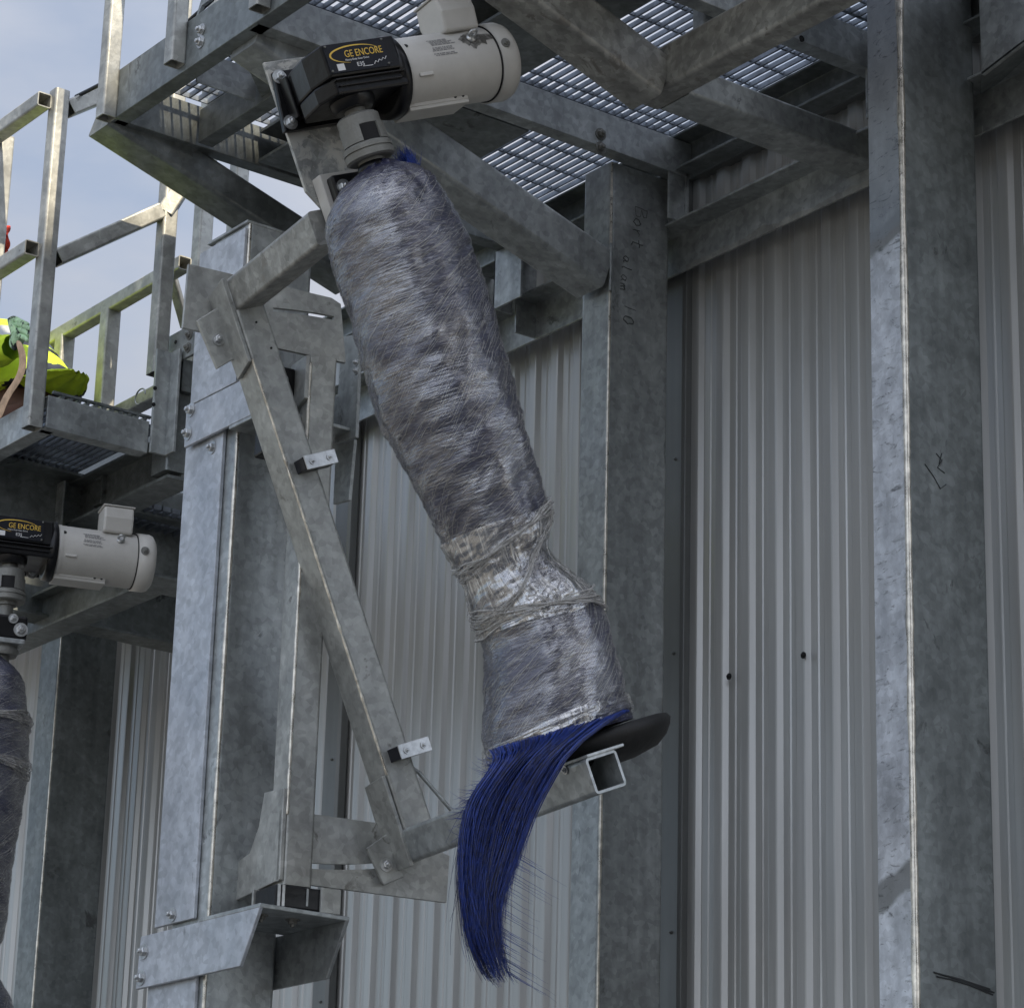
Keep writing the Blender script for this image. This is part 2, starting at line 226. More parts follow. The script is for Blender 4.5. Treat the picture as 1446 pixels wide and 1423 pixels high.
# ------------------------------------------------------------------ geometry helpers
def ray(x, y): return ((x-723)*CR - (y-711.5)*CU + FOC*CF)/FOC
def at(x, y, X=None, Y=None, Z=None):
    d = ray(x, y)
    t = (X-EYE.x)/d.x if X is not None else (Y-EYE.y)/d.y if Y is not None else (Z-EYE.z)/d.z
    return EYE + d*t
class Fr:
    def __init__(s, o, u, v, w): s.o, s.u, s.v, s.w = V(o), V(u), V(v), V(w)
    def __call__(s, a, b, c): return s.o + s.u*a + s.v*b + s.w*c
WF = Fr((0, 0, 0), (1, 0, 0), (0, 1, 0), (0, 0, 1))
class MB:
    def __init__(s): s.v = []; s.f = []; s.mi = []; s.uv = None; s.sm = []
    def add(s, vs, fs, mi=0, smooth=False):
        k = len(s.v); s.v += [V(p) for p in vs]
        for f in fs: s.f.append([i+k for i in f]); s.mi.append(mi); s.sm.append(smooth)
        return s
    def prism(s, pts, off, mi=0):
        n = len(pts); off = V(off); pts = [V(p) for p in pts]
        nrm = V((0, 0, 0))
        for i in range(n): nrm += (pts[i]-pts[0]).cross(pts[(i+1) % n]-pts[0])
        if nrm.dot(off) > 0: pts = pts[::-1]
        return s.add(pts+[p+off for p in pts], [list(range(n)), list(range(2*n-1, n-1, -1))] + [[i, i+n, (i+1) % n+n, (i+1) % n] for i in range(n)], mi)
    def box(s, a0, a1, b0, b1, c0, c1, F=WF, mi=0):
        return s.prism([F(a0, b0, c0), F(a1, b0, c0), F(a1, b1, c0), F(a0, b1, c0)], F(0, 0, c1)-F(0, 0, c0), mi)
    def ext(s, prof, p0, p1, ax, ay, mi=0):
        return s.prism([V(p0)+V(ax)*x+V(ay)*y for x, y in prof], V(p1)-V(p0), mi)
    def rrtube(s, p0, p1, ax, ay, w, h, r=.01, t=.006, inner=True, mi=0):
        p0, p1, ax, ay = V(p0), V(p1), V(ax).normalized(), V(ay).normalized()
        def ring(w, h, r):
            o = []
            for cx, cy, a in ((w/2-r, h/2-r, 0), (-w/2+r, h/2-r, 90), (-w/2+r, -h/2+r, 180), (w/2-r, -h/2+r, 270)):
                for k in range(4):
                    q = math.radians(a+k*30); o.append((cx+r*math.cos(q), cy+r*math.sin(q)))
            return o
        o = ring(w, h, r); n = len(o)
        flip = (p1-p0).dot(ax.cross(ay)) < 0
        def side(o, a, b, inv):
            vs = [a+ax*x+ay*y for x, y in o]+[b+ax*x+ay*y for x, y in o]
            fs = [[i, (i+1) % n, (i+1) % n+n, i+n] for i in range(n)]
            if inv != flip: fs = [f[::-1] for f in fs]
            s.add(vs, fs, mi)
            for j, f in enumerate(fs):
                if j % 4 != 3: s.sm[-(len(fs)-j)] = True
        side(o, p0, p1, False)
        if inner:
            q = ring(w-2*t, h-2*t, max(.002, r-t)); side(q, p0, p1, True)
            for e, inv in ((p0, True), (p1, False)):
                vs = [e+ax*x+ay*y for x, y in o]+[e+ax*x+ay*y for x, y in q]
                fs = [[i, (i+1) % n, (i+1) % n+n, i+n] for i in range(n)]
                if inv != flip: fs = [f[::-1] for f in fs]
                s.add(vs, fs, mi)
        else:
            for e, inv in ((p0, True), (p1, False)):
                fs = [list(range(n))]
                if inv != flip: fs = [f[::-1] for f in fs]
                s.add([e+ax*x+ay*y for x, y in o], fs, mi)
        return s
    def lathe(s, prof, o, ax, seg=40, mi=0, smooth=True, sharp=False):    # prof: (distance along axis, radius)
        ax = V(ax).normalized(); e1 = ax.orthogonal().normalized(); e2 = ax.cross(e1); o = V(o)
        if sharp:
            for i in range(len(prof)-1): s.ring(prof[i], prof[i+1], o, ax, e1, e2, seg, mi)
            return s
        n = len(prof); vs = []
        for d, r in prof:
            for k in range(seg):
                q = 2*math.pi*k/seg; vs.append(o+ax*d+(e1*math.cos(q)+e2*math.sin(q))*r)
        fs = [[i*seg+k, i*seg+(k+1) % seg, (i+1)*seg+(k+1) % seg, (i+1)*seg+k] for i in range(n-1) for k in range(seg)]
        s.add(vs, fs, mi, smooth)
        if prof[0][1] > 1e-5: s.add(vs[:seg], [list(range(seg))[::-1]], mi)
        if prof[-1][1] > 1e-5: s.add(vs[-seg:], [list(range(seg))], mi)
        return s
    def ring(s, a, b, o, ax, e1, e2, seg, mi):
        vs = []
        for d, r in (a, b):
            for k in range(seg):
                q = 2*math.pi*k/seg; vs.append(o+ax*d+(e1*math.cos(q)+e2*math.sin(q))*max(r, 1e-4))
        s.add(vs, [[k, (k+1) % seg, seg+(k+1) % seg, seg+k] for k in range(seg)], mi, True)
    def cyl(s, p0, p1, r, seg=16, mi=0, r1=None):
        d = V(p1)-V(p0); return s.lathe([(0, r), (d.length, r if r1 is None else r1)], p0, d, seg, mi)
    def path(s, pts, r, seg=5, mi=0, smooth=True, taper=False):
        pts = [V(p) for p in pts]; n = len(pts); vs = []
        t0 = (pts[1]-pts[0]).normalized(); e = t0.orthogonal().normalized()
        for i, p in enumerate(pts):
            t = (pts[min(i+1, n-1)]-pts[max(i-1, 0)])
            t = t.normalized() if t.length > 1e-9 else t0
            e = (e-t*e.dot(t)); e = e.normalized() if e.length > 1e-6 else t.orthogonal().normalized()
            g = t.cross(e); rr = r*(1-.8*i/(n-1)) if taper else r
            for k in range(seg):
                q = 2*math.pi*k/seg; vs.append(p+(e*math.cos(q)+g*math.sin(q))*rr)
        fs = [[i*seg+k, i*seg+(k+1) % seg, (i+1)*seg+(k+1) % seg, (i+1)*seg+k] for i in range(n-1) for k in range(seg)]
        return s.add(vs, fs, mi, smooth)
ORG = {}
EYE_SCALE = None                     # (reference point, scaled about the camera, factor): set while a machine is being built
def eye_scaled(p):
    p = V(p)
    return p if EYE_SCALE is None else EYE_SCALE[1]+(p-EYE_SCALE[0])*EYE_SCALE[2]
MACHINE = (V((-6.85, 4.075, 0)), V((-6.3705, 3.7898, .112)), .93)  # machine and its column scaled about the camera, drawn nearer and smaller
def finish(name, mb, mats, loc):
    me = bpy.data.meshes.new(name); loc = V(loc)
    me.from_pydata([tuple(p-loc) for p in mb.v], [], mb.f)
    mats = mats if isinstance(mats, (list, tuple)) else [mats]
    for q in mats: me.materials.append(q)
    me.polygons.foreach_set('material_index', mb.mi); me.polygons.foreach_set('use_smooth', mb.sm)
    if mb.uv:
        ul = me.uv_layers.new(name='UVMap')
        vi = [0]*len(me.loops); me.loops.foreach_get('vertex_index', vi)
        flat = []
        for i in vi: flat += mb.uv[i]
        ul.data.foreach_set('uv', flat)
    me.update(); return me
def meta(o, label=None, cat=None, group=None, kind=None):
    if label: o['label'] = label
    if cat: o['category'] = cat
    if group: o['group'] = group
    if kind: o['kind'] = kind
    return o
def root(name, loc, label, cat, group=None):
    o = bpy.data.objects.new(name, None); col.objects.link(o); o.location = eye_scaled(loc); o.empty_display_size = .1
    ORG[o.name] = eye_scaled(loc); return meta(o, label, cat, group)
def bevel(o, w, seg=2):
    b = o.modifiers.new('bevel', 'BEVEL'); b.width = w; b.segments = seg; b.limit_method = 'ANGLE'; b.angle_limit = math.radians(35)
    b.harden_normals = False
def part(name, mb, mats, parent, bev=0, label=None, kind=None):
    g = ORG[parent.name]; mb.v = [eye_scaled(p) for p in mb.v]; o = bpy.data.objects.new(name, finish(name, mb, mats, g)); col.objects.link(o); o.parent = parent
    ORG[o.name] = g
    if bev: bevel(o, bev)
    return meta(o, label=label, kind=kind)
def solo(name, mb, mats, label=None, cat=None, group=None, kind=None, bev=0):
    xs = [p.x for p in mb.v]; ys = [p.y for p in mb.v]; zs = [p.z for p in mb.v]
    loc = V(((min(xs)+max(xs))/2, (min(ys)+max(ys))/2, min(zs)))
    o = bpy.data.objects.new(name, finish(name, mb, mats, loc)); col.objects.link(o); o.location = loc; ORG[o.name] = loc
    if bev: bevel(o, bev)
    return meta(o, label, cat, group, kind)
# shared bolt meshes by direction
_b = {}
def bolt(parent, pos, n, r=.011, washer=True, name='bolt', m=None):
    n = V(n).normalized(); key = (tuple(round(q, 3) for q in n), r, washer, name)
    if key not in _b:
        mb = MB()
        if washer: mb.lathe([(0, r*1.55), (.003, r*1.55)], (0, 0, 0), n, 20)
        mb.lathe([(.003 if washer else 0, r), (r*.85, r), (r*1.0, r*.8)], (0, 0, 0), n, 6, smooth=False)
        mb.lathe([(r, r*.5), (r*1.5, r*.5), (r*1.6, r*.35)], (0, 0, 0), n, 10)
        _b[key] = finish(name, mb, m or ZINC, (0, 0, 0))
    o = bpy.data.objects.new(name, _b[key]); col.objects.link(o); o.parent = parent
    o.location = eye_scaled(pos)-ORG[parent.name]; return o
_h = {}
def hole(parent, pos, n, r=.009):
    n = V(n).normalized(); key = (tuple(round(q, 3) for q in n), r)
    if key not in _h: _h[key] = finish('bolt_hole', MB().lathe([(-.002, r), (.0012, r)], (0, 0, 0), n, 16), HOLE, (0, 0, 0))
    o = bpy.data.objects.new('bolt_hole', _h[key]); col.objects.link(o); o.parent = parent; o.location = eye_scaled(pos)-ORG[parent.name]; return o
def plate2d(name, outline, holes, F, thick, mats, parent, plane='bc', a=0, label=None):
    """flat plate with real openings; outline in the frame's b,c"""
    cu = bpy.data.curves.new(name, 'CURVE'); cu.dimensions = '2D'; cu.fill_mode = 'BOTH'; cu.extrude = thick/2
    for poly in [outline]+holes:
        sp = cu.splines.new('POLY'); sp.points.add(len(poly)-1); sp.use_cyclic_u = True
        for i, (x, y) in enumerate(poly): sp.points[i].co = (x, y, 0, 1)
    to = bpy.data.objects.new('tmp', cu); col.objects.link(to)
    dg = bpy.context.evaluated_depsgraph_get(); me = bpy.data.meshes.new_from_object(to.evaluated_get(dg))
    vs = [tuple(q.co) for q in me.vertices]; fs = [list(p.vertices) for p in me.polygons]
    bpy.data.objects.remove(to)
    mb = MB().add([F(a-thick/2+z, x, y) for x, y, z in vs], fs)
    return part(name, mb, mats, parent, 0, label)
def text(name, body, size, F, a, b, c, m, parent, rot=0, squash=1., extr=.0004, ca=None, cb=None):
    cu = bpy.data.curves.new(name, 'FONT'); cu.body = body; cu.size = size; cu.extrude = extr; cu.resolution_u = 3
    to = bpy.data.objects.new('tmp', cu); col.objects.link(to)
    dg = bpy.context.evaluated_depsgraph_get(); me = bpy.data.meshes.new_from_object(to.evaluated_get(dg))
    vs = [tuple(q.co) for q in me.vertices]; fs = [list(p.vertices) for p in me.polygons]
    bpy.data.objects.remove(to)
    cr_, sr_ = math.cos(rot), math.sin(rot)
    P_ = []
    for x, y, z in vs:
        x *= squash; P_.append(F(a+z, b+x*cr_-y*sr_, c+x*sr_+y*cr_))
    return part(name, MB().add(P_, fs), m, parent)

# ------------------------------------------------------------------ setting
g = MB().add([(-300, -300, 0), (300, -300, 0), (300, 300, 0), (-300, 300, 0)], [[0, 1, 2, 3]])
o = bpy.data.objects.new('ground', finish('ground', g, CONC, (0, 0, 0))); col.objects.link(o); meta(o, kind='structure')

# corrugated wall of the shed, panel by panel
YW = 5.16
wall = root('corrugated_wall', (-8, YW, 0), 'grey ribbed metal cladding wall rising behind the galvanised columns', 'wall')
PIT, NR = .112, 8
def panel_mesh(x0, z0, z1):
    prof = []
    for k in range(NR):
        b0 = k*PIT
        prof += [(b0, 0), (b0+.020, 0), (b0+.024, -.003), (b0+.030, -.003), (b0+.034, 0), (b0+.052, 0), (b0+.064, -.013), (b0+.069, -.0145), (b0+.096, -.0145), (b0+.101, -.013)]
    prof.append((NR*PIT, 0))
    vs = []; n = len(prof)
    for z in (z0, z1): vs += [(x0+x, YW+y, z) for x, y in prof]
    return MB().add(vs, [[i, i+1, i+1+n, i+n] for i in range(n-1)])
x = -17.6; first = None
while x < -4.2:
    if first is None:
        first = part('cladding_panel', panel_mesh(x, 0, 5.33), CLAD, wall); x0 = x
    else:
        q = first.copy(); col.objects.link(q); q.parent = wall; q.location = (x-x0, 0, 0)
    x += PIT*NR
part('roof_deck', MB().box(-17.6, -4.15, YW+.03, 16, 5.30, 5.34), GDARK, wall)
part('roof_flashing', MB().box(-17.6, -4.15, YW-.035, YW+.03, 5.29, 5.35), TRIM, wall, .003)
part('end_wall', MB().box(-4.19, -4.15, YW+.001, 16, 0, 5.30), CLAD, wall)
for xa, xb in ((-6.20, -6.104), (-7.935, -7.84), (-9.62, -9.52)):
    t_ = part('trim_strip', MB().ext([(0, 0), (0, -.028), (.012, -.034), (xb-xa-.012, -.034), (xb-xa, -.028), (xb-xa, 0)], (xa, YW-.008, 0), (xa, YW-.008, 5.3), (1, 0, 0), (0, 1, 0)), TRIM, wall, .002)
    for z in (2.4, 3.05, 3.84, 4.42): bolt(t_, ((xa+xb)/2+.012, YW-.042, z), (0, -1, 0), .005, False, 'rivet', TRIM)
for px, py in ((1030, 955), (1135, 925), (1060, 1500), (955, 640)):
    bolt(wall, at(px, py, Y=YW-.022), (0, -1, 0), .006, True, 'screw', RUBBER)

# unseen stepped block added at the viewer's back to shade the bay
wg = MB().box(6, 14, -3, 2.3, 0, 18.2).box(6, 14, 2.3, 4.5, 0, 22)
wroot = root('unseen_shade_block', (10, 3, 0), 'tall unseen block added behind the viewer to shade the bay', 'building')
part('wall', wg, SBLOCK, wroot)
for k in range(3):
    part('block_pane', MB().box(5.95, 6.0, -2.5+k*2.6, -1.2+k*2.6, 2.2, 3.6), DECAL, wroot)  # invented dark panes on the added block

# ------------------------------------------------------------------ columns
def column(name, label, xc, yf, wx, wy, z0, z1, m=GALV, bead=True, facem=None, beadm=BEAD, br=.0045):
    r = root(name, (xc-wx/2, yf+wy/2, z0), label, 'column', 'galvanised columns of the gantry')
    mb = MB().rrtube((xc-wx/2, yf+wy/2, z0), (xc-wx/2, yf+wy/2, z1), (1, 0, 0), (0, 1, 0), wx, wy, .013, .008, inner=True)
    part('post', mb, m, r)
    if facem: part('front_face', MB().box(xc-wx+.006, xc-.008, yf-.003, yf+.001, z0, z1), facem, r)
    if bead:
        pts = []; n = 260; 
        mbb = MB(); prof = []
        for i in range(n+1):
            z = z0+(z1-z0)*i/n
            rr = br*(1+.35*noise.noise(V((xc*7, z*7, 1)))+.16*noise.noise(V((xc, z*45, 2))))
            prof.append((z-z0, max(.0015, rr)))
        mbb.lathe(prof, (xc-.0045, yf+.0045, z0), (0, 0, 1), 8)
        part('edge_bead', mbb, beadm, r)  # bead drawn as the bright highlight on the front corner
    return r
CC = column('steel_column', 'wall column carrying handwritten black marks, right of the wrapped brush', -6.058, 4.80, .132, .22, 0, 5.235)
RC = column('steel_column', 'nearest column, pale blue scuffed front face with dark smudges and beaded edge', -4.835, 4.76, .122, .27, 0, 7.2, m=GDARK, facem=RCF, br=.0092)
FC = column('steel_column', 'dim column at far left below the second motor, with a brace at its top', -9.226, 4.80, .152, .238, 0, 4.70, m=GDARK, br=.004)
# closing channel behind the centre column's left side (photo: second flange left of the face)
part('side_plate', MB().box(-6.26, -6.194, 4.86, 4.872, 0, 5.2), GALV, CC, .002)
EYE_SCALE = MACHINE
LC = column('steel_column', 'column with a bolted flat strip that the brush swing frame hangs on', -6.85, 4.075, .20, .225, -.12, 5.10, br=.006)
# LC strip, cap, bolts
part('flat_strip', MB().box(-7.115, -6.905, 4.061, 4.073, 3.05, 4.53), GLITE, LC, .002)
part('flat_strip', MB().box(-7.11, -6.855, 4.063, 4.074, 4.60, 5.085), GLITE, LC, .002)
part('cap_plate', MB().box(-7.075, -6.85, 4.066, 4.302, 5.101, 5.110), GALV, LC, .002)
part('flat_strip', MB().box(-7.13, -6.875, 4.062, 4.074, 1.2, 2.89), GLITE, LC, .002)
for px, py in ((300, 632), (244, 1291)): bolt(LC, at(px, py, Y=4.061), (0, -1, 0), .012)
for px, py in ((316, 465), (312, 505)): hole(LC, at(px, py, Y=4.061), (0, -1, 0), .007)
EYE_SCALE = None
# handwriting on CC, black marker strokes on the +X face
def strokes(parent, name, px_lists, X):
    mb = MB()
    for L_ in px_lists:
        pts = [at(a, b_, X=X) for a, b_ in L_]
        mb.path(pts, .0010, 4)
    part(name, mb, MARKER, parent)
XC = -6.0575
GLY = {'B': [[(0, 0), (.05, 1)], [(0, 1), (.5, .95), (.55, .7), (.1, .52), (.6, .42), (.62, .1), (0, 0)]], 'o': [[(.35, .55), (.1, .45), (.05, .15), (.3, 0), (.5, .2), (.45, .5), (.3, .56)]],
       'r': [[(.05, .55), (.12, 0)], [(.1, .35), (.3, .58), (.48, .5)]], 't': [[(.25, .95), (.22, .1), (.45, .0)], [(0, .62), (.5, .66)]], 'a': [[(.45, .5), (.15, .55), (.02, .2), (.25, 0), (.42, .3), (.46, .5), (.44, .12), (.6, .0)]],
       'l': [[(.2, 1), (.14, .1), (.3, 0)]], 'm': [[(.02, .5), (.08, 0)], [(.06, .35), (.22, .55), (.3, .05)], [(.28, .4), (.48, .55), (.56, .02)]], '1': [[(.3, 1), (.22, 0)]], '0': [[(.4, .98), (.08, .7), (.1, .15), (.4, 0), (.62, .4), (.5, .9), (.3, .97)]]}
def column_writing():
    # felt pen words read downwards on the +X face: strokes run down, letter tops point to +Y
    rw = random.Random(5)
    for body, px, py, size in (('Bort', 897, 292, .045), ('alam', 880, 360, .036), ('10', 882, 428, .040)):
        p_ = at(px, py, X=XC); adv = 0
        for ch in body:
            lw = MB()
            for st_ in GLY[ch]:
                pts = []
                for i in range(len(st_)-1):
                    for k in range(4):
                        t = k/4; x_ = st_[i][0]*(1-t)+st_[i+1][0]*t; y_ = st_[i][1]*(1-t)+st_[i+1][1]*t
                        pts.append(V((XC, p_.y+(y_+rw.gauss(0, .015)-.12*adv)*size, p_.z-(adv+x_+rw.gauss(0, .015))*size)))
                pts.append(V((XC, p_.y+(st_[-1][1]-.12*adv)*size, p_.z-(adv+st_[-1][0])*size)))
                lw.path(pts, rw.choice((.0008, .0010, .0013)), 4)
            part('handwriting', lw, FADED, CC); adv += .72+rw.random()*.15
column_writing()
# scuff marks low on the near column
mb = MB()
for a, b_ in (((1318, 1372), (1400, 1400)), ((1322, 1378), (1375, 1392)), ((1350, 1384), (1402, 1404)), ((1325, 1374), (1398, 1396)), ((1352, 1381), (1404, 1401))):
    p, q = at(*a, X=-4.834), at(*b_, X=-4.834)
    mb.path([p, p.lerp(q, .4)+V((0, 0, .002)), q], .0022, 4)
part('scratch', mb, MARKER, RC)
mb = MB()
for L_ in ([(1322, 640), (1330, 650), (1324, 660), (1334, 668)], [(1306, 655), (1318, 672), (1328, 690), (1336, 684)], [(1330, 640), (1326, 655)]):
    mb.path([at(a, b_, X=-4.834) for a, b_ in L_], .0012, 4)
part('marker_scribble', mb, MARKER, RC)

# ------------------------------------------------------------------ upper walkway
UW = root('upper_walkway', (-5.5, 4.3, 5.24), 'raised grating walkway crossing the top of the picture on galvanised beams', 'walkway')
Zb, Zt = 5.235, 5.36
XE = -2.6
def channel_x(y, x0, x1, z0, z1, side=1, t=.008, fl=.05):   # C section along X, web at y, flanges toward +Y*side
    s_ = side
    return MB().ext([(0, 0), (s_*fl, 0), (s_*fl, t), (s_*t, t), (s_*t, z1-z0-t), (s_*fl, z1-z0-t), (s_*fl, z1-z0), (0, z1-z0)], (x0, y, z0), (x1, y, z0), (0, 1, 0), (0, 0, 1))
def channel_y(x, y0, y1, z0, z1, side=-1, t=.008, fl=.05):
    s_ = side
    return MB().ext([(0, 0), (s_*fl, 0), (s_*fl, t), (s_*t, t), (s_*t, z1-z0-t), (s_*fl, z1-z0-t), (s_*fl, z1-z0), (0, z1-z0)], (x, y0, z0), (x, y1, z0), (1, 0, 0), (0, 0, 1))
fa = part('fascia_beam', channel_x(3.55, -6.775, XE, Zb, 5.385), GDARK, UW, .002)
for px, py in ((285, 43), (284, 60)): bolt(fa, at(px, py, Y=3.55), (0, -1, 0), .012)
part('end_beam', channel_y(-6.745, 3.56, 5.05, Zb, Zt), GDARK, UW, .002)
A1 = part('cross_beam', channel_y(-6.00, 3.56, 5.05, Zb, 5.345, -1), GALV, UW, .002)
for px, py in ((848, 190), (848, 209)): bolt(A1, at(px, py, X=-6.0), (1, 0, 0), .012, True, 'bolt', COUP)
A4 = part('cross_beam', channel_y(-5.16, 3.56, 5.05, Zb, 5.345, -1), GALV, UW, .002)
for px, py in ((1132, 33), (1132, 55)): hole(A4, at(px, py, X=-5.16), (1, 0, 0), .009)
part('cross_beam', channel_y(-4.3, 3.56, 5.05, Zb, 5.345, -1), GALV, UW, .002)
def ibeam_x(y0, y1, x0, x1, z0, z1, t=.009):
    c = (y0+y1)/2; h = (y1-y0)/2
    return MB().ext([(-h, 0), (h, 0), (h, t), (t/2, t), (t/2, z1-z0-t), (h, z1-z0-t), (h, z1-z0), (-h, z1-z0), (-h, z1-z0-t), (-t/2, z1-z0-t), (-t/2, t), (-h, t)], (x0, c, z0), (x1, c, z0), (0, 1, 0), (0, 0, 1))
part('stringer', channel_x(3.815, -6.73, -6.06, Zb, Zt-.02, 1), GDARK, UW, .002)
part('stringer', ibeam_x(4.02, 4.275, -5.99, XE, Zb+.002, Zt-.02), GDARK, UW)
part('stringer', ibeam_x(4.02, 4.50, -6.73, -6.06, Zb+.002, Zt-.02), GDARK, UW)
for y in (4.14, 4.26):
    part('stiffener', MB().box(-6.40, -6.394, 3.83, 4.01, Zb+.005, Zt-.02), GALV, UW)
for xx in (-6.42, -6.20): part('stiffener', MB().box(xx, xx+.006, 3.62, 3.81, Zb+.01, Zt-.02), GALV, UW)
# solid gusset plate in the outer bay, photo: dark triangle beside the grating
part('gusset_plate', MB().prism([at(345, 42, Z=5.25), at(400, 90, Z=5.25), at(425, 118, Z=5.25), at(370, 140, Z=5.25), at(352, 100, Z=5.25), at(318, 62, Z=5.25)], (0, 0, .008)), GDARK, UW, .001)
# back channel by the wall
part('back_beam', channel_x(5.06, -8.0, XE, 5.245, 5.36, -1, fl=.07), GDARK, UW, .002)
# grating: bars run along X, cross rods along Y; each is a part of the panel
def grating(parent, x0, x1, y0, y1, zt, pitch=.030, rod=.1, bt=.0055, h=.0155, lim=400):
    gp = part('grating_panel', MB().box(x0, x1, y0, y0+.005, zt-h, zt).box(x0, x1, y1-.005, y1, zt-h, zt).box(x0, x0+.005, y0, y1, zt-h, zt).box(x1-.005, x1, y0, y1, zt-h, zt), GRATE, parent)
    n = int((y1-y0)/pitch); f = None
    for k in range(1, n):
        y = y0+k*(y1-y0)/n
        if f is None: f = part('bearing_bar', MB().box(x0, x1, y-bt/2, y+bt/2, zt-h, zt-.0005), GRATE, gp); fy = y
        else: q = f.copy(); col.objects.link(q); q.parent = gp; q.location = (0, y-fy, 0)
    n = int((x1-x0)/rod); f = None
    for k in range(1, n+1):
        x = x0+(k-.5)*(x1-x0)/n
        if f is None: f = part('cross_rod', MB().box(x-.0035, x+.0035, y0, y1, zt-.009, zt+.0008), GRATE, gp); fx = x
        else: q = f.copy(); col.objects.link(q); q.parent = gp; q.location = (x-fx, 0, 0)
    return gp
GZ = 5.385
grating(UW, -6.74, -6.05, 3.60, 4.30, GZ)
grating(UW, -6.74, -6.05, 4.31, 5.00, GZ)
grating(UW, -6.04, -5.152, 3.60, 4.30, GZ)
grating(UW, -6.04, -5.152, 4.31, 5.06, GZ)
grating(UW, -5.15, -4.36, 3.60, 4.30, GZ)
grating(UW, -5.15, -4.36, 4.31, 5.10, GZ)
# hangers down to the wall angle
part('hanger_plate', MB().box(-6.055, -6.0, 5.03, 5.042, 5.09, 5.26).box(-6.012, -6.004, 4.97, 5.03, 5.09, 5.24), GALV, UW, .001)
part('hanger_plate', MB().box(-5.21, -5.16, 5.03, 5.042, 5.09, 5.26).box(-5.172, -5.164, 4.96, 5.03, 5.09, 5.24), GALV, UW, .001)
# wall angle
WA = root('wall_angle_beam', (-5.5, 5.08, 4.965), 'long steel angle running level along the cladding between the columns', 'beam')
part('angle', MB().ext([(0, 0), (0, .125), (-.085, .125), (-.085, .117), (-.009, .117), (-.009, 0)], (-9.0, 5.085, 4.97), (-2.2, 5.085, 4.97), (0, 1, 0), (0, 0, 1)), GALV, WA, .002)
mb = MB(); yy = 5.0745; pts = []
n = 160
for i in range(n):
    x = -6.05+1.2*i/n; h = .016+.016*noise.noise(V((x*9, 0, 0)))+.008*noise.noise(V((x*30, 3, 0)))
    pts.append((x, h))
mb.prism([V((pts[0][0], yy, 4.968))]+[V((x, yy, 4.970+max(.002, h))) for x, h in pts]+[V((pts[-1][0], yy, 4.968))], (0, .003, 0))
part('zinc_drip', mb, GWARM, WA)
for xx in (-6.78, -6.99): part('stiffener', MB().box(xx, xx+.007, 5.0, 5.076, 4.975, 5.235), GALV, WA, .001)
part('cleat_angle', MB().box(-6.80, -6.66, 4.93, 4.938, 5.04, 5.23).box(-6.80, -6.793, 4.93, 5.0, 5.04, 5.23), GALV, WA, .001)

# braces and joint tubes
def brace(name, label, x0, x1, y_a, z_a, y_b, z_b, h, m, mats=None):
    p, q = V(((x0+x1)/2, y_a, z_a)), V(((x0+x1)/2, y_b, z_b))
    d = (q-p).normalized(); ay = V((1, 0, 0)).cross(d).normalized()
    r = root(name, p, label, 'brace', 'diagonal tube braces under the walkways')
    part('tube', MB().rrtube(p, q, (1, 0, 0), ay, x1-x0, h, .012, .006, inner=False), m, r)
    return r
b1 = brace('diagonal_brace', 'diagonal tube brace dropping to the column with handwriting', -6.178, -6.05, 3.60, 5.265, 4.79, 4.895, .125, GALV)
part('edge_bead', MB().path([(-6.052, 4.797, 4.965+.01), (-6.048, 4.795, 4.90), (-6.052, 4.797, 4.83)], .005, 6), GALV, b1)
brace('diagonal_brace', 'diagonal tube brace at upper left, dropping behind the brush arm from the walkway corner', -6.89, -6.77, 3.56, 5.275, 4.42, 5.02, .10, GDARK)
brace('diagonal_brace', 'brownish stained diagonal tube brace at top right meeting the level tube', -5.375, -5.25, 3.62, 5.27, 4.335, 5.045, .125, RUST)
brace('diagonal_brace', 'short dim brace near the second motor, running down to the far left column', -9.36, -9.226, 4.35, 4.98, 4.79, 4.545, .11, GDARK)
r = root('box_tube_beam', (-5.2, 4.4, 5.02), 'level box tubes meeting at a corner below the grating at top right', 'beam')
part('tube', MB().rrtube((-5.375, 4.375, 5.08), (XE, 4.375, 5.08), (0, 1, 0), (0, 0, 1), .08, .125, .012, inner=False), RUST, r, label='brown tinged level tube rising to the right')
part('tube', MB().rrtube((-5.315, 4.415, 5.062), (-5.315, 5.075, 5.062), (1, 0, 0), (0, 0, 1), .125, .085, .01, inner=False), GALV, r)
part('post', MB().rrtube((-5.27, 4.48, 5.10), (-5.27, 4.48, 5.36), (1, 0, 0), (0, 1, 0), .05, .05, .006, inner=False), GALV, r)
# gusset on the near column's right
r = root('gusset_bracket', (-4.75, 4.9, 5.2), 'angled gusset plate at the top right corner behind the nearest column', 'bracket')
part('plate', MB().prism([at(1380, -60, Y=4.93), at(1500, -60, Y=4.93), at(1500, 30, Y=4.93), at(1446, 60, Y=4.93), at(1386, 106, Y=4.93)], (0, .012, 0)), GALV, r, .002)
part('plate', MB().prism([at(1500, 30, Y=4.93), at(1446, 60, Y=4.93), at(1386, 106, Y=4.93), at(1384, 140, Y=5.1), at(1446, 100, Y=5.1), at(1500, 70, Y=5.1)][:6], (0, 0, .008)), GDARK, r, .001)

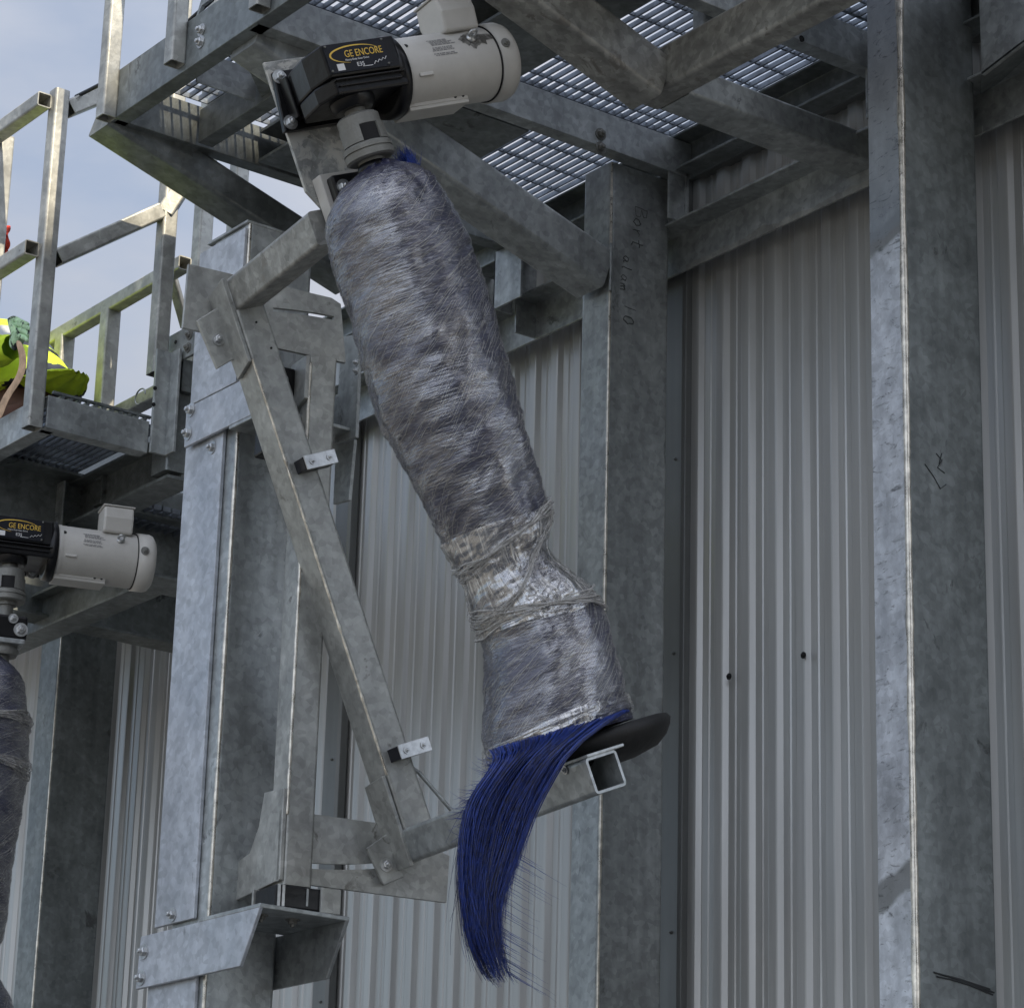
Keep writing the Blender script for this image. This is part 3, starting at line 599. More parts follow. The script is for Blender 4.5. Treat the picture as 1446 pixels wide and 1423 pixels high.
# upper handrail posts
HR = root('handrail', (-6.3, 3.52, 5.22), 'square tube handrail posts standing on the edge of the upper walkway', 'handrail')
def post(parent, x, y, z0, z1, s=.046, m=GWARM, name='post'):
    return part(name, MB().rrtube((x, y, z0), (x, y, z1), (1, 0, 0), (0, 1, 0), s, s, .007, .004), m, parent)
p_ = at(245, 97, Y=3.52); post(HR, -6.755, 3.528, 5.232, 6.4); post(HR, p_.x-.012, 3.528, p_.z+.02, 6.4)
p_ = at(366, 14, Y=3.52); post(HR, p_.x-.012, 3.528, p_.z+.01, 6.4)
part('rail', MB().rrtube((-6.74, 3.522, 5.86), (-3, 3.522, 5.86), (0, 1, 0), (0, 0, 1), .04, .04, .006, inner=False), GWARM, HR)
part('rail', MB().rrtube((-6.74, 3.522, 6.38), (-3, 3.522, 6.38), (0, 1, 0), (0, 0, 1), .045, .045, .006, inner=False), GWARM, HR)
part('clip_plate', MB().prism([at(285, 8, Y=3.6), at(296, 0, Y=3.6), at(318, -40, Y=3.6), at(296, -40, Y=3.6), at(272, 40, Y=3.6)], (0, .01, 0)), GALV, HR)

# ------------------------------------------------------------------ lower walkway at left
LW = root('lower_walkway', (-7.3, 3.8, 4.4), 'lower grating walkway at left where the worker crouches', 'walkway')
XL = -7.06
part('fascia_beam', channel_x(3.565, -9.5, -7.085, 4.40, 4.50, 1), GALV, LW, .002)
part('end_beam', channel_y(XL, 3.575, 3.905, 4.40, 4.497, -1), GALV, LW, .002)
grating(LW, -7.60, -7.10, 3.62, 3.96, 4.505, pitch=.022)
grating(LW, -8.40, -7.70, 3.62, 3.96, 4.505, pitch=.022)
grating(LW, -7.95, -7.45, 4.12, 4.38, 4.40, pitch=.03)
# teeth of the grating showing above the end beam
mb = MB()
for k in range(11):
    y = 3.62+k*.027
    mb.prism([(XL-.02, y, 4.498), (XL-.02, y+.012, 4.498), (XL-.02, y+.020, 4.516), (XL-.02, y+.008, 4.516)], (-.03, 0, 0))
mb.box(XL-.03, XL-.018, 3.60, 3.92, 4.515, 4.522)
part('serrated_edge', mb, GDARK, LW)
# angle post and box support right of the end beam
part('angle_post', MB().box(-7.055, -7.045, 3.905, 3.96, 4.40, 4.72).box(-7.055, -7.0, 3.953, 3.963, 4.40, 4.72), GALV, LW, .002)
for px, py in ((219, 548), (217, 571)): hole(LW, at(px, py, X=-7.044), (1, 0, 0), .006)
part('box_support', MB().rrtube((-7.09, 4.02, 4.36), (-7.09, 4.02, 4.70), (1, 0, 0), (0, 1, 0), .09, .12, .008, inner=False), GDARK, LW)
part('support_channel', MB().prism([at(233, 478, Y=3.97), at(233, 520, Y=3.97), at(280, 496, Y=3.97), at(280, 452, Y=3.97)], (0, .01, 0)), GALV, LW, .002)
for px, py in ((235, 490), (248, 483)): hole(LW, at(px, py, Y=3.969), (0, -1, 0), .006)
for px, py in ((268, 473), (266, 491)): bolt(LW, at(px, py, Y=3.97), (0, -1, 0), .010, True, 'bolt', COUP)
part('cross_beam', channel_y(-7.02, 3.98, 4.35, 4.60, 4.70, -1), GDARK, LW, .002)
part('cross_beam', channel_y(-7.5, 4.0, 4.5, 4.38, 4.47, -1), GDARK, LW, .002)
# dark I-beam under the grating and its stiffener, further beams
def ibeam_y(x, y0, y1, z0, z1, w=.10, t=.009):
    h = w/2
    return MB().ext([(-h, 0), (h, 0), (h, t), (t/2, t), (t/2, z1-z0-t), (h, z1-z0-t), (h, z1-z0), (-h, z1-z0), (-h, z1-z0-t), (-t/2, z1-z0-t), (-t/2, t), (-h, t)], (x, y0, z0), (x, y1, z0), (1, 0, 0), (0, 0, 1))
part('main_beam', ibeam_y(-7.66, 3.5, 4.6, 4.22, 4.488, .16), GDARK, LW)
part('stiffener', MB().box(-7.655, -7.61, 3.93, 3.936, 4.23, 4.465), GALV, LW, .001)
part('main_beam', ibeam_x(3.97, 4.07, -9.5, -7.05, 4.34, 4.48), GDARK, LW)
part('main_beam', ibeam_x(4.40, 4.5, -9.5, -7.55, 4.30, 4.44), GDARK, LW)
part('main_beam', ibeam_y(-8.7, 3.5, 5.05, 4.36, 4.6, .11), GDARK, LW)
part('edge_beam', MB().box(-12, -8.45, 4.55, 5.02, 4.70, 4.84), GDARK, LW, .003)
part('edge_beam', MB().rrtube((-8.45, 4.3, 4.62), (-8.45, 5.02, 4.62), (1, 0, 0), (0, 0, 1), .1, .12, .01, inner=False), GDARK, LW)

# ------------------------------------------------------------------ lower handrail
LH = root('handrail', (-7.1, 3.55, 4.4), 'square tube handrail round the lower walkway, sunlit on its right faces', 'handrail')
post(LH, -7.083, 3.543, 4.395, 5.445, .047)
def sqt(parent, p, q, s=.042, m=GWARM, name='rail', inner=True):
    p, q = V(p), V(q); d = (q-p).normalized(); ax = d.cross(V((0, 0, 1))).normalized(); ay = ax.cross(d)
    return part(name, MB().rrtube(p, q, ax, ay, s, s, .006, .0035, inner=inner), m, parent)
sqt(LH, (-11, 3.497, 5.405), (-7.085, 3.497, 5.405), .045)
sqt(LH, (-11, 3.497, 4.935), (-7.085, 3.497, 4.935), .045)
for x in (-7.42, -8.2, -9.2): post(LH, x, 3.543, 4.45, 5.42, .045)
# inclined rails rising towards the wall side
sqt(LH, (-7.085, 3.575, 4.925), (-7.085, 3.90, 5.165), .048)
sqt(LH, (-7.085, 3.575, 5.40), (-7.085, 3.98, 5.70), .048)
post(LH, -7.085, 3.93, 4.655, 5.9, .048)
sqt(LH, (-7.085, 3.92, 5.165), (-7.02, 4.05, 5.46), .05)
# rails of the far side
sqt(LH, (-11, 4.02, 5.045), (-7.12, 4.02, 5.045), .044)
sqt(LH, (-11, 4.02, 4.66), (-7.12, 4.02, 4.66), .044)
for px in (88, 150): 
    p_ = at(px+2, 500, Y=4.02); post(LH, p_.x, 4.02, 4.66, 5.03, .05)
p_ = at(290, 270, Y=4.3); post(LH, p_.x, 4.3, 4.7, 6.2, .05)
p_ = at(338, 245, Y=4.5); post(LH, p_.x, 4.5, 5.0, 6.2, .05)
sqt(LH, at(235, 365, Y=4.1), at(262, 460, Y=4.25), .03)
# thin galvanised hoop near the post foot
mb = MB(); cpt = at(198, 560, Y=3.97)
mb.path([cpt+V((math.cos(t)*.030, 0, math.sin(t)*.024)) for t in [k*math.pi/9 for k in range(15)]], .0025, 6)
solo('wire_hoop', mb, GALV, 'small bent wire hoop beside the foot of the lower handrail', 'wire')
# cable
mb = MB(); p0, p1 = V((-7.09, 3.60, 5.45)), at(300, 0, Y=3.62)
n = 24
mb.path([p0.lerp(p1, i/n)+V((0, 0, -.03*math.sin(math.pi*i/n))) for i in range(n+1)], .006, 8)
solo('cable', mb, CABLE, 'thin black cable running from the lower rail corner up behind the posts', 'cable')
# red cloth
mb = MB(); c0 = at(3, 345, Y=3.58); vs = []; nu, nv = 10, 14
for j in range(nv+1):
    for i in range(nu+1):
        wv = .035*(1-.45*j/nv); vs.append(c0+V(((i/nu-.5)*2*wv, .014*math.sin(i*1.7+j*.5), .05-.115*j/nv+.006*math.sin(i))))
mb.add(vs, [[j*(nu+1)+i, j*(nu+1)+i+1, (j+1)*(nu+1)+i+1, (j+1)*(nu+1)+i] for j in range(nv) for i in range(nu)], 0, True)
o = solo('red_cloth', mb, REDM, 'bright red cloth scrap hanging at the left edge by the middle rail', 'cloth'); s_ = o.modifiers.new('s', 'SOLIDIFY'); s_.thickness = .004

# ------------------------------------------------------------------ swing frame geometry
O0 = V((-6.582, 4.14, 0)); PH = math.radians(7)
u1 = V((math.cos(PH), -math.sin(PH), 0)); v1 = V((math.sin(PH), math.cos(PH), 0))
S = Fr(O0, u1, v1, (0, 0, 1))                      # swung frame: a = out from column, b = along plates, c = height
TH = math.radians(23)
vt = v1*math.cos(TH)+up*math.sin(TH); wt = -v1*math.sin(TH)+up*math.cos(TH)
T = Fr(S(0, .35, 3.25), u1, vt, wt)                # tilted frame: c runs up the leaning bar

EYE_SCALE = MACHINE
# brackets on LC
def bracket(label, z0, z1, flip):
    r = root('support_bracket', (-6.85, 4.19, z0), label, 'bracket', 'channel brackets bolted round the swing frame column')
    for y in (4.040, 4.312):
        if not flip: pts = [(-7.15, y, z1), (-6.53, y, z1), (-6.615, y, z0), (-7.16, y, z0)]
        else: pts = [(-7.09, y, z1), (-6.70, y, z1), (-6.62, y, z0), (-7.09, y, z0)]
        part('side_plate', MB().prism(pts, (0, .011, 0)), GLITE if y < 4.1 else GALV, r, .002)  # front plate gets the sky-lit tone
    zz = z1 if not flip else z0
    part('seat_plate', MB().box(-6.84, -6.53 if not flip else -6.62, 4.04, 4.323, zz-.001 if not flip else zz-.012, zz+.011 if not flip else zz-.001), GALV, r, .002)
    return r
br = bracket('lower channel bracket at bottom left with slanted end, under the swing frame foot', 2.882, 3.028, False)
for px, py in ((204, 1343), (200, 1380)): bolt(br, at(px, py, Y=4.04), (0, -1, 0), .013)
bolt(br, (-6.62, 4.10, 3.027), (0, 0, -1), .012, True, 'bolt', COUP); bolt(br, (-6.62, 4.20, 3.027), (0, 0, -1), .012, True, 'bolt', COUP)
part('hanging_pin', MB().cyl((-6.70, 4.10, 3.02), (-6.70, 4.10, 2.93), .012, 14), COUP, br)
bu = bracket('upper channel bracket half way up the left column, partly behind the leaning bar', 4.456, 4.58, True)
for px, py in ((270, 579), (266, 612)): bolt(bu, at(px, py, Y=4.04), (0, -1, 0), .013)
bolt(bu, at(385, 560, Y=4.04), (0, -1, 0), .010)
bh = root('bearing_bracket', (-6.65, 4.3, 4.25), 'upright plate behind the upper pivot post, beside the wrapped brush', 'bracket')
part('plate', MB().prism([at(482, 476, Y=4.31), at(508, 470, Y=4.31), at(502, 617, Y=4.31), at(472, 626, Y=4.31)], (0, .012, 0)), GALV, bh, .002)
part('plate', MB().prism([at(474, 628, Y=4.325), at(500, 620, Y=4.325), at(492, 706, Y=4.325), at(470, 712, Y=4.325)], (0, .012, 0)), GALV, bh, .002)
bolt(bh, at(503, 512, Y=4.31), (0, -1, 0), .007); bolt(bh, at(503, 524, Y=4.31), (0, -1, 0), .007)
# ------- swing frame
SF = root('swing_frame', S(.1, .3, 3.1), 'galvanised swing frame, pivot post with leaning bar, slotted plates and two arms carrying the brush', 'machine frame')
part('pivot_post', MB().rrtube(S(-.05, .043, 3.11), S(-.05, .043, 4.63), u1, v1, .10, .086, .009, inner=False), GWARM, SF)
prof = []; n = 150
for i in range(n+1): prof.append((1.3*i/n, .005*(1+.4*noise.noise(V((i*.3, 0, 0))))))
part('edge_bead', MB().lathe(prof, S(-.003, .003, 3.3), (0, 0, 1), 8), BEAD, SF)
part('foot_gusset', MB().prism([S(-.125, 0, 3.38), S(0, 0, 3.37), S(0, 0, 3.12), S(-.285, 0, 3.105), S(-.30, 0, 3.21), S(-.20, 0, 3.225), S(-.15, 0, 3.29)], v1*-.012), GWARM, SF, .002)
part('head_gusset', MB().prism([S(-.10, 0, 4.62), S(0, 0, 4.62), S(0, 0, 4.49), S(-.10, 0, 4.46)], v1*-.012), GWARM, SF, .002)
def arc_slot(b0, b1, f, h):
    n = 14; lo = [(b0+(b1-b0)*i/n, f(b0+(b1-b0)*i/n)-h/2) for i in range(n+1)]; hi = [(x, y+h) for x, y in lo]
    return lo+hi[::-1]
plate2d('slotted_plate', [(-.012, 3.118), (.50, 3.120), (.505, 3.25), (.285, 3.313), (-.012, 3.311)], [arc_slot(.025, .33, lambda x: 3.168+.35*x*x, .016)], S, .012, GWARM, SF, a=-.006, label='lower slotted plate')
plate2d('slotted_plate', [(-.39, 4.62), (.115, 4.625), (.09, 4.80), (.06, 4.812), (-.385, 4.812)], [arc_slot(-.12, .07, lambda x: 4.752-.35*(x-.1)**2, .012)], S, .012, GWARM, SF, a=-.006, label='upper slotted plate')
bar = part('leaning_bar', MB().rrtube(T(.045, .018, 0.0), T(.045, .018, 1.545), u1, vt, .11, .094, .010, inner=False), GWARM, SF)
prof = [(1.2*i/n, .0035*(1+.7*noise.noise(V((i*.35, 5, 0))))) for i in range(n+1)]
part('edge_bead', MB().lathe(prof, T(.097, -.026, .2), wt, 8), BEAD, SF)  # bright highlight line along the bar's edge
part('arm', MB().rrtube(T(.095, .02, 1.59), T(.607, .02, 1.60), vt, wt, .09, .095, .010, inner=False), RUST, SF, label='upper arm, brown tinged tube')
part('arm', MB().rrtube(T(.0, .012, -.0), T(1.055, .012, .01), vt, wt, .095, .092, .010, .007, inner=True), GALV, SF, label='lower arm with open tube end')
part('joint_plate', MB().prism([T(-.005, -.042, 1.62), T(.098, -.042, 1.64), T(.10, -.042, 1.395), T(.01, -.042, 1.37)], vt*.012), GWARM, SF, .002)
part('joint_plate', MB().prism([T(-.01, -.045, .19), T(.10, -.045, .20), T(.10, -.045, -.055), T(-.02, -.045, -.055)], vt*.012), GWARM, SF, .002)
part('tab', MB().prism([T(.014, -.115, 1.555), T(.014, -.04, 1.58), T(.014, -.03, 1.43), T(.014, -.10, 1.41)], u1*.012), GWARM, SF, .002)
part('tab', MB().prism([T(.014, -.115, .03), T(.014, -.04, .05), T(.014, -.03, -.075), T(.014, -.10, -.08)], u1*.012), GWARM, SF, .002)
bolt(SF, T(.026, -.07, 1.49), u1, .011); bolt(SF, T(.026, -.075, -.03), u1, .011)
part('stay_rod', MB().path([T(.03, .07, .23), T(.05, .10, .18), T(.06, .16, .045)], .006, 6), GALV, SF)
hole(SF, at(0, 0, X=-9), (1, 0, 0)) if False else None
for cc in (1.075, .245):
    cl = part('clip', MB().box(.100, .155, -.005, .095, cc-.018, cc+.018, T), DECAL, SF, .002)
    part('cover', MB().box(.155, .159, -.003, .098, cc-.020, cc+.020, T), ZINC, cl, .001)
    for bb in (.02, .075): bolt(cl, T(.159, bb, cc), u1, .006, True, 'bolt')
for b_, c_ in ((.02, 1.50), (.04, 1.42)): hole(SF, T(.1005, b_, c_), u1, .003)
# pivot bearings
for z0, z1, lb in ((3.042, 3.105, 'lower pivot bearing'), (4.30, 4.44, 'upper pivot bearing')):
    r = root('pivot_bearing', S(-.05, .05, z0), 'black pivot bearing block ' + ('on the lower bracket seat' if z0 < 4 else 'in shadow under the upper slotted plate'), 'bearing')
    if z0 > 4:
        part('housing', MB().box(-.13, -.07, -.10, -.01, 4.33, 4.60, S), BLACK, r, .006)
        bolt(r, S(-.07, -.05, 4.56), u1, .010)
        continue
    part('housing', MB().box(-.11, .02, -.03, .15, z0, z1, S), BLACK, r, .006)
    part('plate', MB().box(-.12, -.11, -.035, .16, z0-.002, z1+.004, S), GWARM, r, .002)
    part('plate', MB().box(.02, .03, .10, .16, z0-.002, z1+.004, S), GWARM, r, .002)
    for bb in (-.025, -.012): part('spacer', MB().box(.021, .024, bb, bb+.008, z0+.004, z1-.002, S), ZINC, r)
    part('web', MB().box(.021, .023, .06, .066, z0+.012, z1-.004, S), GALV, r)
    for dx in (-.16, -.19): bolt(r, S(dx, -.02, z0-.012), (0, 0, 1), .010, True, 'bolt', COUP)
# ------------------------------------------------------------------ drive unit (gearbox + motor + coupling)
def mount_plate(F, label):
    r = root('mounting_plate', F(.62, .1, 1.6), label, 'plate')
    part('plate', MB().prism([F(.608, -.016, 2.064), F(.608, .26, 2.064), F(.608, .26, 1.56), F(.608, .05, 1.56), F(.608, .03, 1.62), F(.608, -.015, 1.70)], F.u*.011), BLOTCH, r, .002)
    return r
def drive(F, label):
    r = root('gear_motor', F(.75, .2, 1.85), label, 'motor', 'gear motors that drive the brushes')
    gb = part('gearbox', MB().prism([F(.66, .02, 1.866), F(.66, .24, 1.866), F(.872, .235, 1.866), F(.872, .01, 1.866), F(.80, -.01, 1.866), F(.70, .0, 1.866)], F.w*.046)
              .prism([F(.64, .02, 1.912), F(.64, .235, 1.912), F(.878, .225, 1.912), F(.878, .0, 1.912), F(.79, -.012, 1.912), F(.70, .0, 1.912)], F.w*.090)
              .prism([F(.66, .06, 2.002), F(.66, .20, 2.002), F(.84, .20, 2.002), F(.84, .06, 2.002)], F.w*.012), BLACK, r, .006)
    part('ridge', MB().box(.70, .885, .01, .225, 1.900, 1.905, F), BLACK, gb, .002)
    part('ridge', MB().box(.70, .880, .02, .215, 1.884, 1.889, F), BLACK, gb, .002)
    for bb in (-.002, .018): part('fin', MB().box(.637, .675, bb, bb+.009, 1.885, 2.0, F), BLACK, gb, .002)
    part('housing_boss', MB().lathe([(0, .062), (.02, .06), (.03, .05)], F(.80, .09, 1.870), -F.w, 40), BLACK, gb)
    fl = part('foot_flange', MB().prism([F(.619, -.008, 2.03), F(.619, .12, 2.03), F(.619, .25, 1.86), F(.619, -.03, 1.862)], F.u*.018), BLACK, r, .003)
    for b_, c_ in ((.005, 2.012), (-.006, 1.885), (.20, 1.875)): bolt(fl, F(.637, b_, c_), F.u, .012)
    part('slotted_strip', MB().box(.637, .642, .0, .014, 1.92, 1.99, F), ZINC, fl, .002)
    part('motor_flange', MB().lathe([(0, .09), (.002, .108), (.030, .112), (.034, .104)], F(.77, .215, 1.922), F.v, 56), BLACK, r)
    # label
    lb = part('label', MB().box(.8785, .8815, .005, .188, 1.920, 1.998, F), DECAL, gb)
    sw = MB(); n = 40; vo = []; vi = []
    for i in range(n+1):
        t = math.radians(20)+math.radians(235)*i/n
        wd = .0035*math.sin(math.pi*i/n)+.0006
        ce, ci = .082, .0
        vo.append(F(.8822, .092+.078*math.cos(t), 1.966+.024*math.sin(t))); vi.append(F(.8822, .092+(.078-wd*1.6)*math.cos(t), 1.966+(.024-wd)*math.sin(t)))
    sw.add(vo+vi, [[i, i+1, n+2+i, n+1+i] for i in range(n)]); part('swoosh', sw, GOLD, lb)
    text('lettering', 'GE ENCORE', .027, F, .8822, .060, 1.958, GOLD, lb, 0, .80)
    text('lettering', 'Heavy Duty Gear Drive', .0075, F, .8822, .058, 1.9485, WHITE, lb)
    text('lettering', 'E35', .016, F, .8822, .088, 1.930, WHITE, lb)
    pq = MB().box(.8816, .8822, .028, .050, 1.925, 1.943, F); part('white_square', pq, WHITE, lb)
    sg = MB()
    sg.path([F(.8826, .140+.006*k, 1.930+.0015*k+(.006 if k % 2 else 0)) for k in range(8)], .0011, 4); sg.box(.8816, .8822, .105, .135, 1.9275, 1.929, F)
    part('signature', sg, WHITE, lb)
    for b_, c_ in ((.010, 1.993), (.183, 1.993), (.183, 1.926), (.010, 1.926)): bolt(lb, F(.8816, b_, c_), F.u, .003, False, 'screw', COUP)
    # motor
    ma = F.v
    mt = part('motor_body', MB().lathe([(0, .0), (0, .094), (.003, .100), (.010, .102), (.018, .102), (.018, .0995), (.30, .0995), (.305, .098), (.305, .0)], F(.77, .248, 1.922), ma, 80, sharp=True), MOTOR, r)
    part('fan_cover', MB().lathe([(0, .095), (.001, .107), (.045, .107), (.058, .102), (.068, .088), (.074, .06), (.075, .002)], F(.77, .545, 1.922), ma, 72), MOTOR, r)
    part('seam', MB().lathe([(0, .1035), (.0025, .1035)], F(.77, .541, 1.922), ma, 72), HOLE, r)
    cb = part('conduit_box', MB().prism([F(.75, .41, 2.0), F(.85, .41, 2.0), F(.86, .41, 2.055), F(.85, .41, 2.10), F(.745, .41, 2.10), F(.735, .41, 2.05)], F.v*.11), MOTOR, r, .006)
    part('box_lid', MB().box(.742, .853, .406, .524, 2.1, 2.106, F), MOTOR, cb, .002)
    # feet
    part('motor_foot', MB().box(.72, .81, .25, .44, 1.812, 1.822, F).box(.80, .81, .25, .44, 1.822, 1.85, F), MOTOR, r, .002)
    for b_ in (.40, .425): hole(r, F(.8105, b_, 1.832), F.u, .004)
    part('lug', MB().box(.862, .870, .275, .318, 1.882, 1.892, F), MOTOR, mt, .002)
    # radial fittings on the curved body: direction chosen round the axis
    def rad(b_, ang, rr=.100): 
        d = F.u*math.cos(ang)+F.w*math.sin(ang); return F(.77, b_, 1.922)+d*rr, d
    p, d = rad(.475, math.radians(28)); 
    part('lifting_eye', MB().lathe([(0, .014), (.006, .014), (.007, .008), (.012, .008)], p, d, 20).path([p+d*.018+(F.v*math.cos(t)+d*math.sin(t))*.011 for t in [k*math.pi/8 for k in range(17)]], .004, 8), ZINC, r)
    p, d = rad(.27, math.radians(32)); hole(mt, p, d, .0055)
    p, d = rad(.565, math.radians(8), .107); bolt(r, p, d, .008, True, 'bolt', COUP)
    p, d = rad(.565, math.radians(125), .107); bolt(r, p, d, .008, True, 'bolt', COUP)
    # nameplate print: short rows of ink on the curved body
    pr = MB()
    rs = random.Random(4)
    for row in range(12):
        ang = math.radians(36-row*2.7)
        bb = .335+rs.random()*.01; e = .335+.062+rs.random()*.014
        if row in (5, 9): continue
        while bb < e:
            ln = .004+rs.random()*.010; hh = .0013
            p0, d0 = rad(bb, ang, .1006); p1, d1 = rad(bb, ang-hh/.1*2, .1006)
            pr.add([p0, p1, p1+F.v*ln, p0+F.v*ln], [[0, 1, 2, 3]]); bb += ln+.002
    part('nameplate_print', pr, PRINT, mt)
    # shaft and coupling
    cx = F(.80, .09, 0)-F(0, 0, 0)
    P0 = F(.80, .09, 1.70)
    part('shaft', MB().lathe([(-.04, .024), (.22, .024)], P0, F.w, 28), COUP, r)
    cp = part('coupling', MB().lathe([(-.012, .0), (-.012, .036), (.0, .036), (.0, .058), (.004, .065), (.020, .066), (.020, .062), (.024, .062), (.024, .066), (.036, .066), (.040, .062), (.040, .054), (.088, .054), (.088, .0565), (.116, .0565), (.122, .050), (.122, .028), (.17, .028)], P0, F.w, 56, sharp=True), COUP, r)
    for k in range(3):
        a0 = k*2*math.pi/3+.25; jw = MB(); vs = []
        for i in range(9):
            t = a0+1.25*i/8
            for c_, rr in ((1.743, .050), (1.743, .0615), (1.789, .0605), (1.789, .050)): vs.append(F(.80+rr*math.cos(t), .09+rr*math.sin(t), c_))
        for i in range(8):
            for j in range(4): jw.add([vs[i*4+j], vs[i*4+(j+1) % 4], vs[i*4+4+(j+1) % 4], vs[i*4+4+j]], [[0, 1, 2, 3]])
        jw.add(vs[:4]+vs[-4:], [[0, 1, 2, 3], [7, 6, 5, 4]])
        part('jaw', jw, COUP, cp)
    cp_dark = part('insert', MB().lathe([(0, .0555), (.044, .0555)], F(.80, .09, 1.743), F.w, 40), HOLE, cp)
    return r
mp1 = mount_plate(T, 'tall blotchy zinc plate behind the upper motor and coupling')
dr1 = drive(T, 'large off white motor with black gearbox tilted on the brush arm at top')
# dark grease smear round the lifting eye of the upper motor
F = T; sm = MB(); n = 48; NRG = 6; vs = []
for j in range(NRG+1):
    for i in range(n):
        t = 2*math.pi*i/n; k = j/NRG
        rb = k*(.042*(1+.5*noise.noise(V((math.cos(t)*2, math.sin(t)*2, 0))))+(.06*max(0, math.cos(t))**9)); ra = k*.26*(1+.6*noise.noise(V((math.cos(t)*3, math.sin(t)*3, 4))))
        an = .46+ra*math.sin(t); vs.append(F(.77, .480+rb*math.cos(t), 1.922)+(F.u*math.cos(an)+F.w*math.sin(an))*.1012)
sm.add(vs, [[j*n+i, j*n+(i+1) % n, (j+1)*n+(i+1) % n, (j+1)*n+i] for j in range(NRG) for i in range(n)], 0, True); part('grease_stain', sm, film_mat('grease_smear', .62, (.07, .065, .055), .6), dr1)
# bearing block under the coupling
r = root('flange_bearing', T(.70, .05, 1.6), 'black flange bearing on a cream spacer beside the top of the wrapped brush', 'bearing')
part('spacer', MB().box(.62, .665, .01, .15, 1.60, 1.725, T), MOTOR, r, .003)
fb = part('housing', MB().box(.666, .70, .022, .12, 1.62, 1.708, T), BLACK, r, .006)
bolt(fb, T(.70, .048, 1.672), u1, .012); 
part('collar', MB().lathe([(0, .03), (.03, .045), (.045, .040), (.055, .028)], T(.80, .09, 1.645), wt, 30), BLACK, r)

# ------------------------------------------------------------------ wrapped brush
KEYS = [(.120, -.150, .300, .22), (.158, -.151, .303, .22), (.22, -.125, .318, .215), (.30, -.090, .330, .205), (.376, -.060, .339, .195), (.43, -.047, .325, .18), (.481, -.045, .300, .17),
        (.524, -.044, .262, .15), (.58, -.040, .225, .145), (.622, -.050, .228, .155), (.665, -.066, .262, .165), (.759, -.082, .272, .175), (.819, -.094, .278, .18), (.95, -.118, .288, .19), (1.05, -.138, .292, .20),
        (1.18, -.136, .302, .205), (1.32, -.126, .306, .205), (1.42, -.125, .303, .205), (1.50, -.121, .290, .20), (1.56, -.112, .278, .19), (1.60, -.085, .264, .17), (1.635, -.045, .240, .14), (1.662, .0, .205, .10), (1.678, .045, .17, .065), (1.690, .07, .14, .035)]
def key(c):
    for i in range(len(KEYS)-1):
        a, b_ = KEYS[i], KEYS[i+1]
        if a[0] <= c <= b_[0]:
            t = (c-a[0])/(b_[0]-a[0]); return [a[k]*(1-t)+b_[k]*t for k in range(1, 4)]
    return list(KEYS[0][1:]) if c < KEYS[0][0] else list(KEYS[-1][1:])
def key_s(c):
    k = [key(c+d) for d in (-.018, 0, .018)]
    return [sum(q[i] for q in k)/3 for i in range(3)]
def surf(F, ph, c, off=0., ks=None):
    bl, brr, ra = ks or key_s(c)
    cb, rb = (bl+brr)/2, (brr-bl)/2*.865-.004
    ra = rb*.96
    # ph: 0 = +b, pi/2 = +a (towards the viewer side)
    n1 = noise.noise(V((math.cos(ph)*2.2, math.sin(ph)*2.2, c*5)))*.012
    tw = c+ .05*ph                                        # wraps climb round the bundle
    n2 = noise.noise(V((math.cos(ph)*1.6+3, math.sin(ph)*1.6, tw*24)))*.007
    n3 = noise.noise(V((math.cos(ph)*5, math.sin(ph)*5, tw*80)))*.0052
    n4 = noise.noise(V((math.cos(ph)*14, math.sin(ph)*14, tw*180)))*.0016
    d = n1+n2+n3+n4+off
    return F(.80+(ra+d)*math.sin(ph), cb+(rb+d*.8)*math.cos(ph), c)
def bundle(F, c0, c1, nr=300, ns=200, off=0.):
    mb = MB(); vs = []; mb.uv = []
    for i in range(nr+1):
        c = c0+(c1-c0)*i/nr; ks = key_s(c)
        for k in range(ns+1):
            ph = 2*math.pi*k/ns; vs.append(surf(F, ph, c, off, ks)); mb.uv.append((k/ns*1.2, c))
    mb.add(vs, [[i*(ns+1)+k, i*(ns+1)+k+1, (i+1)*(ns+1)+k+1, (i+1)*(ns+1)+k] for i in range(nr) for k in range(ns)], 0, True)
    return mb
def wrinkles(F, c0, c1, count, seed):
    rs = random.Random(seed); mb = MB()
    for _ in range(count):
        c = c0+(c1-c0)*rs.random(); ph = rs.uniform(-.35, math.pi+.35); ln = rs.uniform(.15, .95)*(1.3 if rs.random() < .2 else 1)
        sl = -.045+.085*noise.noise(V((math.cos(ph)*1.3+9, math.sin(ph)*1.3, c*3.2)))+rs.gauss(0, .008); n = max(5, int(ln*14)); pts = []; bend = .06*noise.noise(V((ph, c*6, 7)))
        for i in range(n+1):
            t = i/n-.5; cc = c+sl*ln*t*2.2+bend*t*t+.002*math.sin(t*9+ph)
            pts.append(surf(F, ph+ln*t, min(max(cc, c0), c1), .0012))
        mb.path(pts, rs.choice((.0004, .0006, .0008)), 3)
    return mb
def band(F, spec, seed, strands=26):
    rs = random.Random(seed); mb = MB(); cst, amp, pha, wid = spec
    for s_ in range(strands):
        o = (s_/(strands-1)-.5)*wid+rs.gauss(0, wid*.05); ph0 = rs.random()*6; pts = []; n = 110
        rr = rs.choice((.0008, .0012, .002)); lift = rs.uniform(.006, .018)
        for i in range(n+1):
            ph = 2*math.pi*i/n
            c = cst+amp*math.cos(ph-pha)+o*(.65+.5*math.sin(ph*2+1))+.003*math.sin(ph*7+ph0)
            pts.append(surf(F, ph, c, lift+.003*math.sin(ph*5+ph0)))
        mb.path(pts, rr, 5)
    return mb
